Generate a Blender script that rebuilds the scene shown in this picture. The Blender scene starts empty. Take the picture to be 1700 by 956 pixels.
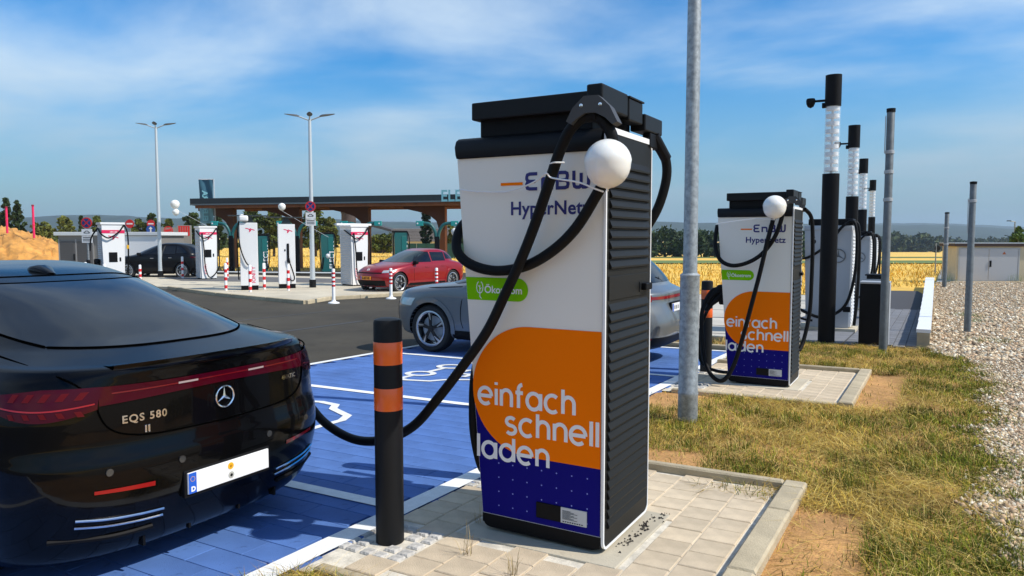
import bpy, bmesh, math, random
import numpy as np
from mathutils import Vector, Matrix
random.seed(7); rng = np.random.default_rng(7)
scene = bpy.context.scene
COL = scene.collection
PI = math.pi
# ------------------------------------------------------------------ camera, sky, sun, exposure
CAM_H = 1.73
PITCH = math.atan(84 / 1220.0)
FW = (-0.5, math.sqrt(3) / 2); RT = (math.sqrt(3) / 2, 0.5)          # forward / right on the ground (the charger row runs along +Y)
cd = bpy.data.cameras.new('camera'); cam = bpy.data.objects.new('camera', cd); COL.objects.link(cam)
cd.sensor_width = 36; cd.lens = 1220 / 1700 * 36; cd.clip_start = 0.05; cd.clip_end = 20000
cam.location = (0, 0, CAM_H); cam.rotation_euler = (PI / 2 - PITCH, 0, math.radians(30))
scene.camera = cam
SUN_EL = math.radians(47); SUN_AZ = (0.978, 0.21)                     # direction towards the sun on the ground
world = bpy.data.worlds.new('World'); scene.world = world; world.use_nodes = True
wn = world.node_tree; wn.nodes.clear()
def N(nt, kind, **kw):
    n = nt.nodes.new(kind)
    for k, v in kw.items():
        if k.startswith('i_'):
            n.inputs[k[2:].replace('_', ' ')].default_value = v
        else: setattr(n, k, v)
    return n
sky = N(wn, 'ShaderNodeTexSky', sky_type='NISHITA', sun_disc=False, sun_elevation=SUN_EL, air_density=1.0, dust_density=0.3, ozone_density=2.2, altitude=200)
sky.sun_rotation = math.atan2(SUN_AZ[0], SUN_AZ[1])
tc = N(wn, 'ShaderNodeTexCoord'); sep = N(wn, 'ShaderNodeSeparateXYZ'); wn.links.new(tc.outputs['Generated'], sep.inputs[0])
def M2(nt, op, a, b=None, clamp=False):
    m = nt.nodes.new('ShaderNodeMath'); m.operation = op; m.use_clamp = clamp
    for i, v in enumerate((a, b)):
        if v is None: continue
        if isinstance(v, (int, float)): m.inputs[i].default_value = v
        else: nt.links.new(v, m.inputs[i])
    return m.outputs[0]
zc = M2(wn, 'ADD', M2(wn, 'MAXIMUM', sep.outputs[2], 0.0), 0.16)
comb = N(wn, 'ShaderNodeCombineXYZ')
wn.links.new(M2(wn, 'DIVIDE', sep.outputs[0], zc), comb.inputs[0]); wn.links.new(M2(wn, 'DIVIDE', sep.outputs[1], zc), comb.inputs[1])
mp = N(wn, 'ShaderNodeMapping'); mp.inputs['Rotation'].default_value = (0, 0, 0.5); mp.inputs['Scale'].default_value = (0.85, 1.0, 1.0); mp.inputs['Location'].default_value = (5.3, 2.1, 0)
wn.links.new(comb.outputs[0], mp.inputs[0])
n1 = N(wn, 'ShaderNodeTexNoise', i_Scale=0.80, i_Detail=8.0, i_Roughness=0.53, i_Distortion=0.25); wn.links.new(mp.outputs[0], n1.inputs['Vector'])
rmp = N(wn, 'ShaderNodeValToRGB'); rmp.color_ramp.elements[0].position = 0.35; rmp.color_ramp.elements[1].position = 0.72
rmp.color_ramp.interpolation = 'EASE'
wn.links.new(n1.outputs[0], rmp.inputs[0])
mixc = N(wn, 'ShaderNodeMix', data_type='RGBA'); mixc.inputs[7].default_value = (8.2, 9.6, 10.6, 1)
tint = N(wn, 'ShaderNodeMix', data_type='RGBA', blend_type='MULTIPLY'); tint.inputs[0].default_value = 1.0; tint.inputs[7].default_value = (0.84, 1.10, 1.19, 1)
hs = N(wn, 'ShaderNodeHueSaturation', i_Saturation=1.48, i_Value=1.35); wn.links.new(sky.outputs[0], hs.inputs['Color'])
wn.links.new(hs.outputs[0], tint.inputs[6])
wn.links.new(M2(wn, 'MULTIPLY', rmp.outputs[0], 0.85), mixc.inputs[0]); wn.links.new(tint.outputs[2], mixc.inputs[6])
hzr = N(wn, 'ShaderNodeMapRange'); hzr.interpolation_type = 'SMOOTHSTEP'; hzr.inputs[1].default_value = -0.02; hzr.inputs[2].default_value = 0.26; hzr.inputs[3].default_value = 0.92; hzr.inputs[4].default_value = 0.0
wn.links.new(sep.outputs[2], hzr.inputs[0])
dim = N(wn, 'ShaderNodeMix', data_type='RGBA'); dim.inputs[7].default_value = (2.3, 3.7, 5.0, 1); wn.links.new(mixc.outputs[2], dim.inputs[6]); wn.links.new(hzr.outputs[0], dim.inputs[0])   # blue-grey summer haze low on the horizon, the same all round
bgn = N(wn, 'ShaderNodeBackground', i_Strength=0.098); wn.links.new(dim.outputs[2], bgn.inputs[0])
wo = N(wn, 'ShaderNodeOutputWorld'); wn.links.new(bgn.outputs[0], wo.inputs[0])
sd = bpy.data.lights.new('sun', 'SUN'); sd.energy = 5.0; sd.angle = math.radians(0.5); sd.color = (1, 0.945, 0.855)
sun = bpy.data.objects.new('sun', sd); COL.objects.link(sun)
ce = math.cos(SUN_EL)
sun.rotation_euler = Vector((SUN_AZ[0] * ce, SUN_AZ[1] * ce, math.sin(SUN_EL))).to_track_quat('Z', 'Y').to_euler()
sun.location = (20, 5, 30)
vs = scene.view_settings; vs.view_transform = 'Standard'; vs.look = 'None'; vs.exposure = 0.0; vs.gamma = 1.0; vs.use_curve_mapping = False
scene.cycles.max_bounces = 6; scene.cycles.volume_bounces = 0; scene.cycles.transparent_max_bounces = 8
scene.cycles.use_adaptive_sampling = True
# ------------------------------------------------------------------ terrain
SLOPE = 0.025
def sm(a, b, x):
    t = min(1, max(0, (x - a) / (b - a))); return t * t * (3 - 2 * t)
def gz(x, y):
    d = x * FW[0] + y * FW[1]; l = x * RT[0] + y * RT[1]
    z = -SLOPE * (min(max(d, -40), 22) - 3.9)
    if d > 60: z -= 0.020 * (min(d, 370) - 60) * sm(-0.05, 0.17, l / d)
    return z
def site(px, d):                     # ground position from a bearing and a distance in metres in front of the camera
    l = (px - 850) / 1220 * d
    return (l * RT[0] + d * FW[0], l * RT[1] + d * FW[1])
def site3(px, d, dz=0.0):
    x, y = site(px, d); return Vector((x, y, gz(x, y) + dz))
def zat(py, d): return CAM_H + (394 - py) / 1220 * d
TILT = Vector((-0.0125, 0.02165, 1)).normalized().to_track_quat('Z', 'Y').to_matrix().to_4x4()
TILT = (Matrix.Rotation(-math.atan(0.0125), 4, 'Y') @ Matrix.Rotation(-math.atan(0.02165), 4, 'X'))
# ------------------------------------------------------------------ materials
MATS = {}
def mat(name, col, rough=0.6, metal=0.0, var=0.0, scale=8.0, bump=0.0, bscale=60.0, coat=0.0, spec=0.5, col2=None, detail=5.0, attr=None, spots=0.0, stretch=None, trans=0.0, rnd=0.22):
    if name in MATS: return MATS[name]
    m = bpy.data.materials.new(name); m.use_nodes = True; nt = m.node_tree
    b = nt.nodes['Principled BSDF']
    b.inputs['Base Color'].default_value = (*col, 1); b.inputs['Roughness'].default_value = rough; b.inputs['Metallic'].default_value = metal
    b.inputs['Coat Weight'].default_value = coat; b.inputs['Coat Roughness'].default_value = 0.03; b.inputs['Specular IOR Level'].default_value = spec
    if trans: b.inputs['Transmission Weight'].default_value = trans
    vec = None
    if var or bump or col2 or spots:
        t = nt.nodes.new('ShaderNodeTexCoord'); vec = t.outputs['Object']
        if stretch:
            mpn = nt.nodes.new('ShaderNodeMapping'); mpn.inputs['Scale'].default_value = stretch; nt.links.new(vec, mpn.inputs[0]); vec = mpn.outputs[0]
    if attr:
        a = nt.nodes.new('ShaderNodeVertexColor'); a.layer_name = attr; src = a.outputs[0]
    else: src = None
    if var or col2:
        n = N(nt, 'ShaderNodeTexNoise', i_Scale=scale, i_Detail=detail, i_Roughness=0.62); nt.links.new(vec, n.inputs['Vector'])
        r = nt.nodes.new('ShaderNodeValToRGB'); r.color_ramp.elements[0].position = 0.32; r.color_ramp.elements[1].position = 0.70
        c2 = col2 or tuple(c * (1 - var) for c in col); c1 = col if col2 else tuple(min(1, c * (1 + var * 0.6)) for c in col)
        r.color_ramp.elements[0].color = (*c2, 1); r.color_ramp.elements[1].color = (*c1, 1)
        nt.links.new(n.outputs[0], r.inputs[0])
        oi = nt.nodes.new('ShaderNodeObjectInfo')
        hsv = nt.nodes.new('ShaderNodeHueSaturation'); nt.links.new(r.outputs[0], hsv.inputs['Color'])
        nt.links.new(M2(nt, 'ADD', M2(nt, 'MULTIPLY', oi.outputs['Random'], rnd if var else 0.0), 1 - rnd / 2 if var else 1.0), hsv.inputs['Value'])
        src = hsv.outputs[0]
    if spots and src is not None:
        v = N(nt, 'ShaderNodeTexNoise', i_Scale=scale * 9, i_Detail=3.0, i_Roughness=0.7); nt.links.new(vec, v.inputs['Vector'])
        rr = nt.nodes.new('ShaderNodeValToRGB'); rr.color_ramp.elements[0].position = 0.60; rr.color_ramp.elements[1].position = 0.72
        nt.links.new(v.outputs[0], rr.inputs[0])
        mx = nt.nodes.new('ShaderNodeMix'); mx.data_type = 'RGBA'; nt.links.new(src, mx.inputs[6]); mx.inputs[7].default_value = (*tuple(c * 0.35 for c in col), 1)
        nt.links.new(M2(nt, 'MULTIPLY', rr.outputs[0], spots), mx.inputs[0]); src = mx.outputs[2]
    if src is not None: nt.links.new(src, b.inputs['Base Color'])
    if bump:
        n = N(nt, 'ShaderNodeTexNoise', i_Scale=bscale, i_Detail=4.0, i_Roughness=0.6); nt.links.new(vec, n.inputs['Vector'])
        bp = nt.nodes.new('ShaderNodeBump'); bp.inputs['Strength'].default_value = bump; bp.inputs['Distance'].default_value = 0.02
        nt.links.new(n.outputs[0], bp.inputs['Height']); nt.links.new(bp.outputs[0], b.inputs['Normal'])
    MATS[name] = m; return m
SOIL = mat('soil', (0.58, 0.305, 0.105), 0.95, var=0.35, scale=1.6, bump=0.9, bscale=30, spots=0.4)
FIELD = mat('stubble', (0.80, 0.50, 0.09), 0.95, var=0.38, scale=0.9, bump=0.6, bscale=6, detail=9)
ASPH = mat('asphalt', (0.082, 0.072, 0.053), 0.92, spec=0.25, col2=(0.040, 0.035, 0.027), scale=0.28, bump=0.35, bscale=160, spots=0.45, detail=8)
BLUE = mat('blue_paint', (0.080, 0.170, 0.43), 0.80, spec=0.3, rnd=0.07, var=0.28, scale=1.3, bump=0.22, bscale=140, spots=0.5)
BLUEGAP = mat('blue_joint', (0.055, 0.125, 0.34), 0.9, var=0.3, scale=20)
WHITEP = mat('white_paint', (0.80, 0.80, 0.77), 0.7, var=0.10, scale=14, bump=0.2, bscale=140, spots=0.42)
PAVER = mat('paver_concrete', (0.60, 0.49, 0.345), 0.9, spec=0.3, var=0.20, scale=5.0, bump=0.35, bscale=120, spots=0.25)
SAND = mat('joint_sand', (0.62, 0.57, 0.47), 0.95, var=0.3, scale=12, bump=0.3)
KERB = mat('kerb_concrete', (0.48, 0.40, 0.265), 0.9, var=0.22, scale=4.0, bump=0.4, bscale=90, spots=0.25)
CONC = mat('concrete', (0.52, 0.46, 0.345), 0.9, var=0.20, scale=0.7, bump=0.2, bscale=60, spots=0.2)
DRIVE = mat('pale_driveway', (0.45, 0.42, 0.36), 0.9, var=0.2, scale=0.6, bump=0.2)
DPAVE = mat('grey_paver', (0.17, 0.175, 0.19), 0.85, var=0.2, scale=4, bump=0.2)
COBB = mat('granite_cobble', (0.50, 0.48, 0.44), 0.85, var=0.35, scale=30, bump=0.5)
GRAV = mat('gravel_bed', (0.36, 0.28, 0.18), 0.95, var=0.5, scale=26, bump=1.0, bscale=60)
STONE = mat('gravel_stone', (0.6, 0.5, 0.4), 0.85, attr='Col')
GRASS = mat('grass_blade', (0.4, 0.35, 0.1), 0.8, attr='Col', spec=0.2)
HILL = mat('hill_forest', (0.030, 0.052, 0.028), 0.95, var=0.5, scale=0.02, detail=9)
FARGREEN = mat('green_crop', (0.12, 0.17, 0.035), 0.95, var=0.25, scale=0.05)
BLACK = mat('black_plastic', (0.005, 0.005, 0.006), 0.55, var=0.2, scale=20, spec=0.15)
DGREY = mat('charcoal_coat', (0.0085, 0.009, 0.010), 0.48, spec=0.2, bump=0.05, bscale=500)
LOUV = mat('louvre_grey', (0.0115, 0.0112, 0.010), 0.5, spec=0.2, bump=0.04, bscale=400)
RUBB = mat('cable_rubber', (0.005, 0.005, 0.0055), 0.55, bump=0.1, bscale=300, spec=0.15)
CHWHITE = mat('charger_white', (0.80, 0.775, 0.695), 0.42)
WHITE = mat('white_coat', (0.80, 0.80, 0.79), 0.42)
ORANGE = mat('orange_foil', (0.95, 0.19, 0.001), 0.6, spec=0.04)
ORBAND = mat('orange_reflective', (0.85, 0.13, 0.012), 0.28, coat=0.4, bump=0.15, bscale=400)
NAVY = mat('navy_foil', (0.008, 0.006, 0.17), 0.6, spec=0.05)
NAVYT = mat('navy_text', (0.018, 0.016, 0.15), 0.45)
GREEN = mat('green_foil', (0.20, 0.55, 0.004), 0.6, spec=0.05)
LETTER = mat('letter_white', (0.82, 0.82, 0.82), 0.45)
STICK = mat('sticker_grey', (0.55, 0.56, 0.56), 0.5)
GALV = mat('galvanised_steel', (0.33, 0.36, 0.375), 0.5, metal=0.5, var=0.38, scale=22, bump=0.12, bscale=90)
STEEL = mat('painted_steel', (0.40, 0.42, 0.44), 0.5, metal=0.3)
CHROME = mat('chrome', (0.85, 0.85, 0.86), 0.12, metal=1.0)
BPAINT = mat('black_car_paint', (0.002, 0.002, 0.0024), 0.2, coat=0.27, spec=0.08)
GPAINT = mat('grey_car_paint', (0.145, 0.160, 0.170), 0.35, metal=0.3, coat=0.7)
RPAINT = mat('red_car_paint', (0.27, 0.002, 0.007), 0.3, metal=0.2, coat=0.6)
SPAINT = mat('satin_black_paint', (0.004, 0.004, 0.005), 0.3, coat=0.25, spec=0.15)
CGLASS = mat('car_glass', (0.006, 0.007, 0.009), 0.04, coat=0.0, spec=0.55)
CGLASS2 = mat('clear_car_glass', (0.022, 0.034, 0.036), 0.04, coat=0.2, spec=0.6)
SEAM = mat('panel_gap', (0.001, 0.001, 0.001), 0.9, spec=0.0)
TYRE = mat('tyre_rubber', (0.012, 0.012, 0.012), 0.75, bump=0.2, bscale=80)
RIM = mat('alloy', (0.52, 0.53, 0.55), 0.3, metal=0.9)
RIMD = mat('dark_alloy', (0.03, 0.03, 0.033), 0.35, metal=0.6)
TLAMP = mat('tail_lamp', (0.045, 0.0012, 0.007), 0.08, coat=0.12, spec=.15)
TLRED = mat('lamp_red', (0.30, 0.004, 0.008), 0.2, coat=0.4)
HEADL = mat('head_lamp', (0.45, 0.48, 0.5), 0.1, metal=0.4, coat=1.0)
PLBLUE = mat('plate_blue', (0.01, 0.10, 0.55), 0.4)
YELLOW = mat('yellow_print', (0.80, 0.42, 0.01), 0.4)
REDP = mat('red_band', (0.62, 0.015, 0.02), 0.45)
PINK = mat('magenta_band', (0.72, 0.015, 0.10), 0.45)
STAKE = mat('pink_post', (0.80, 0.02, 0.12), 0.5)
TEAL = mat('teal_coat', (0.004, 0.095, 0.095), 0.4, coat=0.2)
TEALB = mat('bright_teal', (0.01, 0.28, 0.27), 0.5)
CYANL = mat('pale_teal_letters', (0.30, 0.66, 0.70), 0.5)
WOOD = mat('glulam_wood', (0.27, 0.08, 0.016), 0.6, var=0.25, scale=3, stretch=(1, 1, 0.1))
ROOFD = mat('roof_metal', (0.020, 0.030, 0.034), 0.45)
BALLOON = mat('balloon_latex', (0.84, 0.83, 0.78), 0.28, coat=0.3)
BALLOON.node_tree.nodes['Principled BSDF'].inputs['Subsurface Weight'].default_value = 0.25
BALLOON.node_tree.nodes['Principled BSDF'].inputs['Subsurface Radius'].default_value = (0.1, 0.08, 0.06)
CREAM = mat('cream_render', (0.66, 0.56, 0.37), 0.85, var=0.1, scale=2)
SHEDG = mat('shed_door_grey', (0.52, 0.525, 0.53), 0.5)
CONTG = mat('container_grey', (0.20, 0.19, 0.175), 0.6)
CONTD = mat('louvre_door', (0.115, 0.105, 0.098), 0.6)
TILE = mat('roof_tile', (0.155, 0.135, 0.12), 0.85, var=0.3, scale=6)
BRICK = mat('silo_brick', (0.085, 0.060, 0.052), 0.9, var=0.3, scale=2)
BARK = mat('bark', (0.09, 0.065, 0.045), 0.9, var=0.3, scale=6, bump=0.5)
SIGNB = mat('sign_blue', (0.02, 0.09, 0.38), 0.4)
HEDGEM = mat('hedge_screen', (0.010, 0.060, 0.045), 0.8, var=0.3, scale=2)
ACRYL = mat('clear_acrylic', (0.75, 0.80, 0.84), 0.08, trans=0.0)
_b = ACRYL.node_tree.nodes['Principled BSDF']; _b.inputs['Alpha'].default_value = 0.28
def leafmat(name, c): return mat(name, c, 0.7, attr='Col', spec=0.25)
LEAF = leafmat('leaf', (0.06, 0.09, 0.02))
# ------------------------------------------------------------------ mesh helpers
class MB:
    def __init__(s): s.v = []; s.f = []
    def add(s, vs, fs):
        o = len(s.v); s.v += [tuple(p) for p in vs]; s.f += [tuple(i + o for i in f) for f in fs]; return s
    def box(s, x0, x1, y0, y1, z0, z1):
        return s.add([(x0, y0, z0), (x1, y0, z0), (x1, y1, z0), (x0, y1, z0), (x0, y0, z1), (x1, y0, z1), (x1, y1, z1), (x0, y1, z1)],
                     [(3, 2, 1, 0), (4, 5, 6, 7), (0, 1, 5, 4), (1, 2, 6, 5), (2, 3, 7, 6), (3, 0, 4, 7)])
    def rbox(s, x0, x1, y0, y1, z0, z1, r=0.01, seg=2):
        bm = bmesh.new(); bmesh.ops.create_cube(bm, size=1)
        for v in bm.verts: v.co = Vector((x0 + (v.co.x + .5) * (x1 - x0), y0 + (v.co.y + .5) * (y1 - y0), z0 + (v.co.z + .5) * (z1 - z0)))
        bmesh.ops.bevel(bm, geom=bm.edges[:], offset=r, segments=seg, affect='EDGES', profile=0.5)
        bm.verts.index_update(); s.add([v.co for v in bm.verts], [[v.index for v in f.verts] for f in bm.faces]); bm.free(); return s
    def prism(s, poly, a, b, plane='xz'):
        n = len(poly)
        mk = {'xz': lambda p, t: (p[0], t, p[1]), 'xy': lambda p, t: (p[0], p[1], t), 'yz': lambda p, t: (t, p[0], p[1])}[plane]
        vs = [mk(p, a) for p in poly] + [mk(p, b) for p in poly]
        fs = [tuple(range(n - 1, -1, -1)), tuple(range(n, 2 * n))] + [(i, (i + 1) % n, n + (i + 1) % n, n + i) for i in range(n)]
        return s.add(vs, fs)
    def sheet(s, poly, a, plane='xz'):
        mk = {'xz': lambda p: (p[0], a, p[1]), 'xy': lambda p: (p[0], p[1], a), 'yz': lambda p: (a, p[0], p[1])}[plane]
        return s.add([mk(p) for p in poly], [tuple(range(len(poly)))])
    def tube(s, pts, r, n=10, caps=True):
        pts = [Vector(p) for p in pts]; k = len(pts); rs = r if isinstance(r, (list, tuple)) else [r] * k
        t0 = (pts[1] - pts[0]).normalized(); u = t0.orthogonal().normalized(); vs = []
        for i, p in enumerate(pts):
            t = ((pts[min(i + 1, k - 1)] - pts[max(i - 1, 0)])).normalized()
            u = (u - t * u.dot(t)).normalized(); w = t.cross(u)
            for j in range(n):
                a = 2 * PI * j / n; vs.append(p + (u * math.cos(a) + w * math.sin(a)) * rs[i])
        fs = [(i * n + j, i * n + (j + 1) % n, (i + 1) * n + (j + 1) % n, (i + 1) * n + j) for i in range(k - 1) for j in range(n)]
        if caps: fs += [tuple(range(n - 1, -1, -1)), tuple(range((k - 1) * n, k * n))]
        return s.add(vs, fs)
    def lathe(s, prof, n=24, axis='z', at=(0, 0, 0), caps=True):
        vs = []
        for (r, z) in prof:
            for j in range(n):
                a = 2 * PI * j / n; c, q = r * math.cos(a), r * math.sin(a)
                p = {'z': (c, q, z), 'y': (c, z, q), 'x': (z, c, q)}[axis]
                vs.append((p[0] + at[0], p[1] + at[1], p[2] + at[2]))
        k = len(prof)
        fs = [(i * n + j, i * n + (j + 1) % n, (i + 1) * n + (j + 1) % n, (i + 1) * n + j) for i in range(k - 1) for j in range(n)]
        if caps and prof[0][0] > 1e-6: fs.append(tuple(range(n - 1, -1, -1)))
        if caps and prof[-1][0] > 1e-6: fs.append(tuple(range((k - 1) * n, k * n)))
        return s.add(vs, fs)
    def grid(s, P, closed=False):
        ni = len(P); nj = len(P[0]); vs = [p for row in P for p in row]
        return s.add(vs, [(i * nj + j, i * nj + j + 1, (i + 1) * nj + j + 1, (i + 1) * nj + j) for i in range(ni - 1) for j in range(nj - 1)])
    def ribbon(s, pts, w, z=0.0):
        # flat 2-D stroke in (x, y), mitred, round-ish ends
        P = [Vector((p[0], p[1])) for p in pts]; k = len(P); closed = (P[0] - P[-1]).length < 1e-6 and k > 3
        L = []; R = []
        for i in range(k):
            a = P[i - 1] if i > 0 else (P[-2] if closed else P[0]); b = P[i + 1] if i < k - 1 else (P[1] if closed else P[-1])
            t1 = (P[i] - a); t2 = (b - P[i])
            if t1.length < 1e-9: t1 = t2
            if t2.length < 1e-9: t2 = t1
            t1.normalize(); t2.normalize(); t = (t1 + t2)
            if t.length < 1e-6: t = t1
            t.normalize(); nrm = Vector((-t.y, t.x)); c = max(0.45, abs(nrm.dot(Vector((-t1.y, t1.x)))))
            L.append(P[i] + nrm * (w / 2 / c)); R.append(P[i] - nrm * (w / 2 / c))
        vs = [(p.x, p.y, z) for p in L] + [(p.x, p.y, z) for p in R]
        return s.add(vs, [(i, k + i, k + i + 1, i + 1) for i in range(k - 1)])
    def xf(s, m):
        s.v = [tuple(m @ Vector(p)) for p in s.v]; return s
    def mesh(s, name, smooth=0, m=None):
        me = bpy.data.meshes.new(name); me.from_pydata(s.v, [], s.f); me.update()
        if smooth:
            me.polygons.foreach_set('use_smooth', [True] * len(me.polygons)); me.set_sharp_from_angle(angle=math.radians(smooth))
        if m: me.materials.append(m)
        return me
def link(name, me, parent=None, loc=None, rotz=None):
    o = bpy.data.objects.new(name, me); COL.objects.link(o)
    if parent: o.parent = parent
    if loc is not None: o.location = loc
    if rotz is not None: o.rotation_euler = (0, 0, rotz)
    return o
def obj(name, mb, m, parent=None, smooth=0, loc=None, rotz=None): return link(name, mb.mesh(name, smooth, m), parent, loc, rotz)
def tag(o, label, cat, group=None, kind=None):
    o['label'] = label; o['category'] = cat
    if group: o['group'] = group
    if kind: o['kind'] = kind
    return o
def thing(name, label, cat, loc=(0, 0, 0), rotz=0, group=None):
    o = bpy.data.objects.new(name, None); COL.objects.link(o); o.empty_display_size = 0.1
    o.location = loc; o.rotation_euler = (0, 0, rotz); return tag(o, label, cat, group)
def struct(o, label=None, kind='structure'):
    o['kind'] = kind
    if label: o['label'] = label
    return o
def copy_tree(o, parent=None):
    c = o.copy(); COL.objects.link(c)
    if parent: c.parent = parent
    for ch in list(o.children): copy_tree(ch, c)
    return c
def crom(pts, k=8, closed=False):
    P = [Vector(p) for p in pts]; n = len(P); out = []
    for i in range(n - 1):
        p0 = P[max(i - 1, 0)]; p1 = P[i]; p2 = P[i + 1]; p3 = P[min(i + 2, n - 1)]
        for j in range(k):
            t = j / k
            out.append(0.5 * ((2 * p1) + (p2 - p0) * t + (2 * p0 - 5 * p1 + 4 * p2 - p3) * t * t + (3 * p1 - p0 - 3 * p2 + p3) * t ** 3))
    out.append(P[-1]); return out
def arc(cx, cy, rx, ry, a0, a1, n=14): return [(cx + rx * math.cos(math.radians(a0 + (a1 - a0) * i / n)), cy + ry * math.sin(math.radians(a0 + (a1 - a0) * i / n))) for i in range(n + 1)]
def circ(cx, cy, r, n=20): return [(cx + r * math.cos(2 * PI * i / n), cy + r * math.sin(2 * PI * i / n)) for i in range(n)]
def npmesh(name, V, Fq, m, cols=None, smooth=False):
    # V (n,3), Fq (m,k) with constant face size, cols per vertex
    me = bpy.data.meshes.new(name); k = Fq.shape[1]
    me.vertices.add(len(V)); me.vertices.foreach_set('co', V.astype(np.float32).ravel())
    me.loops.add(Fq.size); me.loops.foreach_set('vertex_index', Fq.astype(np.int32).ravel())
    me.polygons.add(len(Fq)); me.polygons.foreach_set('loop_start', np.arange(0, Fq.size, k, dtype=np.int32))
    me.update(calc_edges=True)
    if cols is not None:
        a = me.color_attributes.new('Col', 'FLOAT_COLOR', 'POINT')
        a.data.foreach_set('color', np.hstack([cols, np.ones((len(cols), 1))]).astype(np.float32).ravel())
    me.materials.append(m); return me
# text ------------------------------------------------------------------
def font_mb(text, size, bold=0.0, align='LEFT', spacing=1.0):
    cu = bpy.data.curves.new('lettering', 'FONT'); cu.body = text; cu.size = size; cu.offset = bold; cu.align_x = align; cu.space_character = spacing; cu.resolution_u = 4
    o = bpy.data.objects.new('lettering', cu); COL.objects.link(o)
    dg = bpy.context.evaluated_depsgraph_get(); me = o.evaluated_get(dg).to_mesh()
    mb = MB(); mb.add([v.co[:] for v in me.vertices], [tuple(p.vertices) for p in me.polygons])
    o.evaluated_get(dg).to_mesh_clear(); bpy.data.objects.remove(o); bpy.data.curves.remove(cu); return mb
GL = {  # stroke letters on an x-height of 1: (advance, strokes)
 'e': (0.95, [arc(.45, .5, .45, .5, 0, 312, 20), [(.02, .5), (.9, .5)]]), 'i': (0.16, [[(.08, 0), (.08, 1)], [(.08, 1.24), (.08, 1.40)]]),
 'n': (0.86, [[(.08, 0), (.08, 1)], [(.08, .55)] + arc(.43, .62, .35, .38, 165, 0, 10) + [(.78, 0)]]),
 'f': (0.56, [[(.2, 0), (.2, 1.12)] + arc(.48, 1.12, .28, .30, 180, 95, 6), [(0, .92), (.5, .92)]]),
 'a': (1.02, [arc(.46, .5, .44, .48, 0, 360, 24), [(.92, 0), (.92, 1)]]), 'c': (0.86, [arc(.46, .5, .45, .5, 50, 310, 18)]),
 'h': (0.86, [[(.08, 0), (.08, 1.42)], [(.08, .55)] + arc(.43, .62, .35, .38, 165, 0, 10) + [(.78, 0)]]),
 's': (0.72, [arc(.33, .745, .29, .24, 35, 250, 10) + arc(.33, .255, .31, .25, 70, -145, 10)]), 'l': (0.16, [[(.08, 0), (.08, 1.42)]]),
 'd': (1.02, [arc(.46, .5, .44, .48, 0, 360, 24), [(.92, 0), (.92, 1.42)]]),
 'E': (1.0, [[(.86, .93), (.3, .93), (.12, .88), (.07, .75), (.07, .66), (.14, .54), (.3, .5), (.72, .5)], [(.3, .5), (.14, .46), (.07, .34), (.07, .25), (.12, .12), (.3, .07), (.86, .07)]]),
 'N': (0.9, [[(.08, 0), (.08, .62), (.55, .62), (.68, .58), (.74, .46), (.74, 0)]]),
 'B': (1.0, [[(.07, .93), (.62, .93), (.76, .87), (.79, .75), (.76, .58), (.62, .5), (.2, .5)], [(.62, .5), (.79, .44), (.84, .28), (.79, .12), (.62, .07), (.07, .07), (.07, .98)]]),
 'W': (1.2, [[(.07, 1), (.07, .3), (.12, .13), (.25, .07), (.45, .07), (.56, .14), (.58, .3), (.58, .86)], [(.58, .3), (.62, .14), (.72, .07), (.9, .07), (1.04, .13), (1.09, .3), (1.09, 1)]]),
}
def stroke_mb(text, xh, w, gap=0.2, width=None):
    mb = MB(); x = 0.0; lay = []
    for ch in text: adv, st = GL[ch]; lay.append((x, st)); x += adv + gap
    tot = x - gap; sx = (width / (tot * xh)) if width else 1.0
    for x0, st in lay:
        for k, p in enumerate(st): mb.ribbon([((q[0] + x0) * xh * sx, q[1] * xh) for q in p], w, z=0.0004 * k)   # strokes that cross lie a hair apart
    return mb
def onface(mb, x, z, y):             # (x right, y up) print laid on a front plane y = const that faces -y
    mb.v = [(x + p[0], y - p[2], z + p[1]) for p in mb.v]; return mb
# ================================================================== GROUND
def vnoise(x, y, s=1.0, o=0.0):      # cheap smooth value noise, for numpy arrays or floats
    return (np.sin(x * 1.7 * s + 1.3 * np.sin(y * 1.1 * s + o)) + np.sin(y * 2.3 * s + 1.7 * np.sin(x * 0.9 * s + o * 2)) + 0.5 * np.sin((x + y) * 4.1 * s + o)) / 2.5
mb = MB(); rad = [0, 3, 8, 15, 22, 30, 40, 50, 60, 75, 90, 110, 140, 180, 230, 300, 370, 450, 600, 900, 1400, 2200, 3600]
NA = 96; P = []
for r in rad:
    row = []
    for j in range(NA + 1):
        a = 2 * PI * j / NA; x, y = r * math.cos(a), r * math.sin(a)
        row.append((x, y, gz(x, y) - 0.10 * (1 - sm(48, 70, r))))
    P.append(row)
mb.grid(P); mb.f = [tuple(reversed(f)) for f in mb.f]
ground = struct(obj('ground', mb, FIELD), 'golden stubble field stretching to the hills')
def sheet_poly(name, poly, dz, m, parent=None):
    bm = bmesh.new(); bm.faces.new([bm.verts.new((p[0], p[1], 0)) for p in poly])
    for dd in (22.0, 60.0):
        bmesh.ops.bisect_plane(bm, geom=bm.verts[:] + bm.edges[:] + bm.faces[:], plane_co=(FW[0] * dd, FW[1] * dd, 0), plane_no=(FW[0], FW[1], 0))
    bmesh.ops.triangulate(bm, faces=bm.faces[:])
    for v in bm.verts: v.co.z = gz(v.co.x, v.co.y) + dz
    bmesh.ops.recalc_face_normals(bm, faces=bm.faces[:])
    if sum(f.normal.z for f in bm.faces) < 0: bmesh.ops.reverse_faces(bm, faces=bm.faces[:])
    me = bpy.data.meshes.new(name); bm.to_mesh(me); bm.free(); me.materials.append(m)
    return link(name, me, parent)
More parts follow.
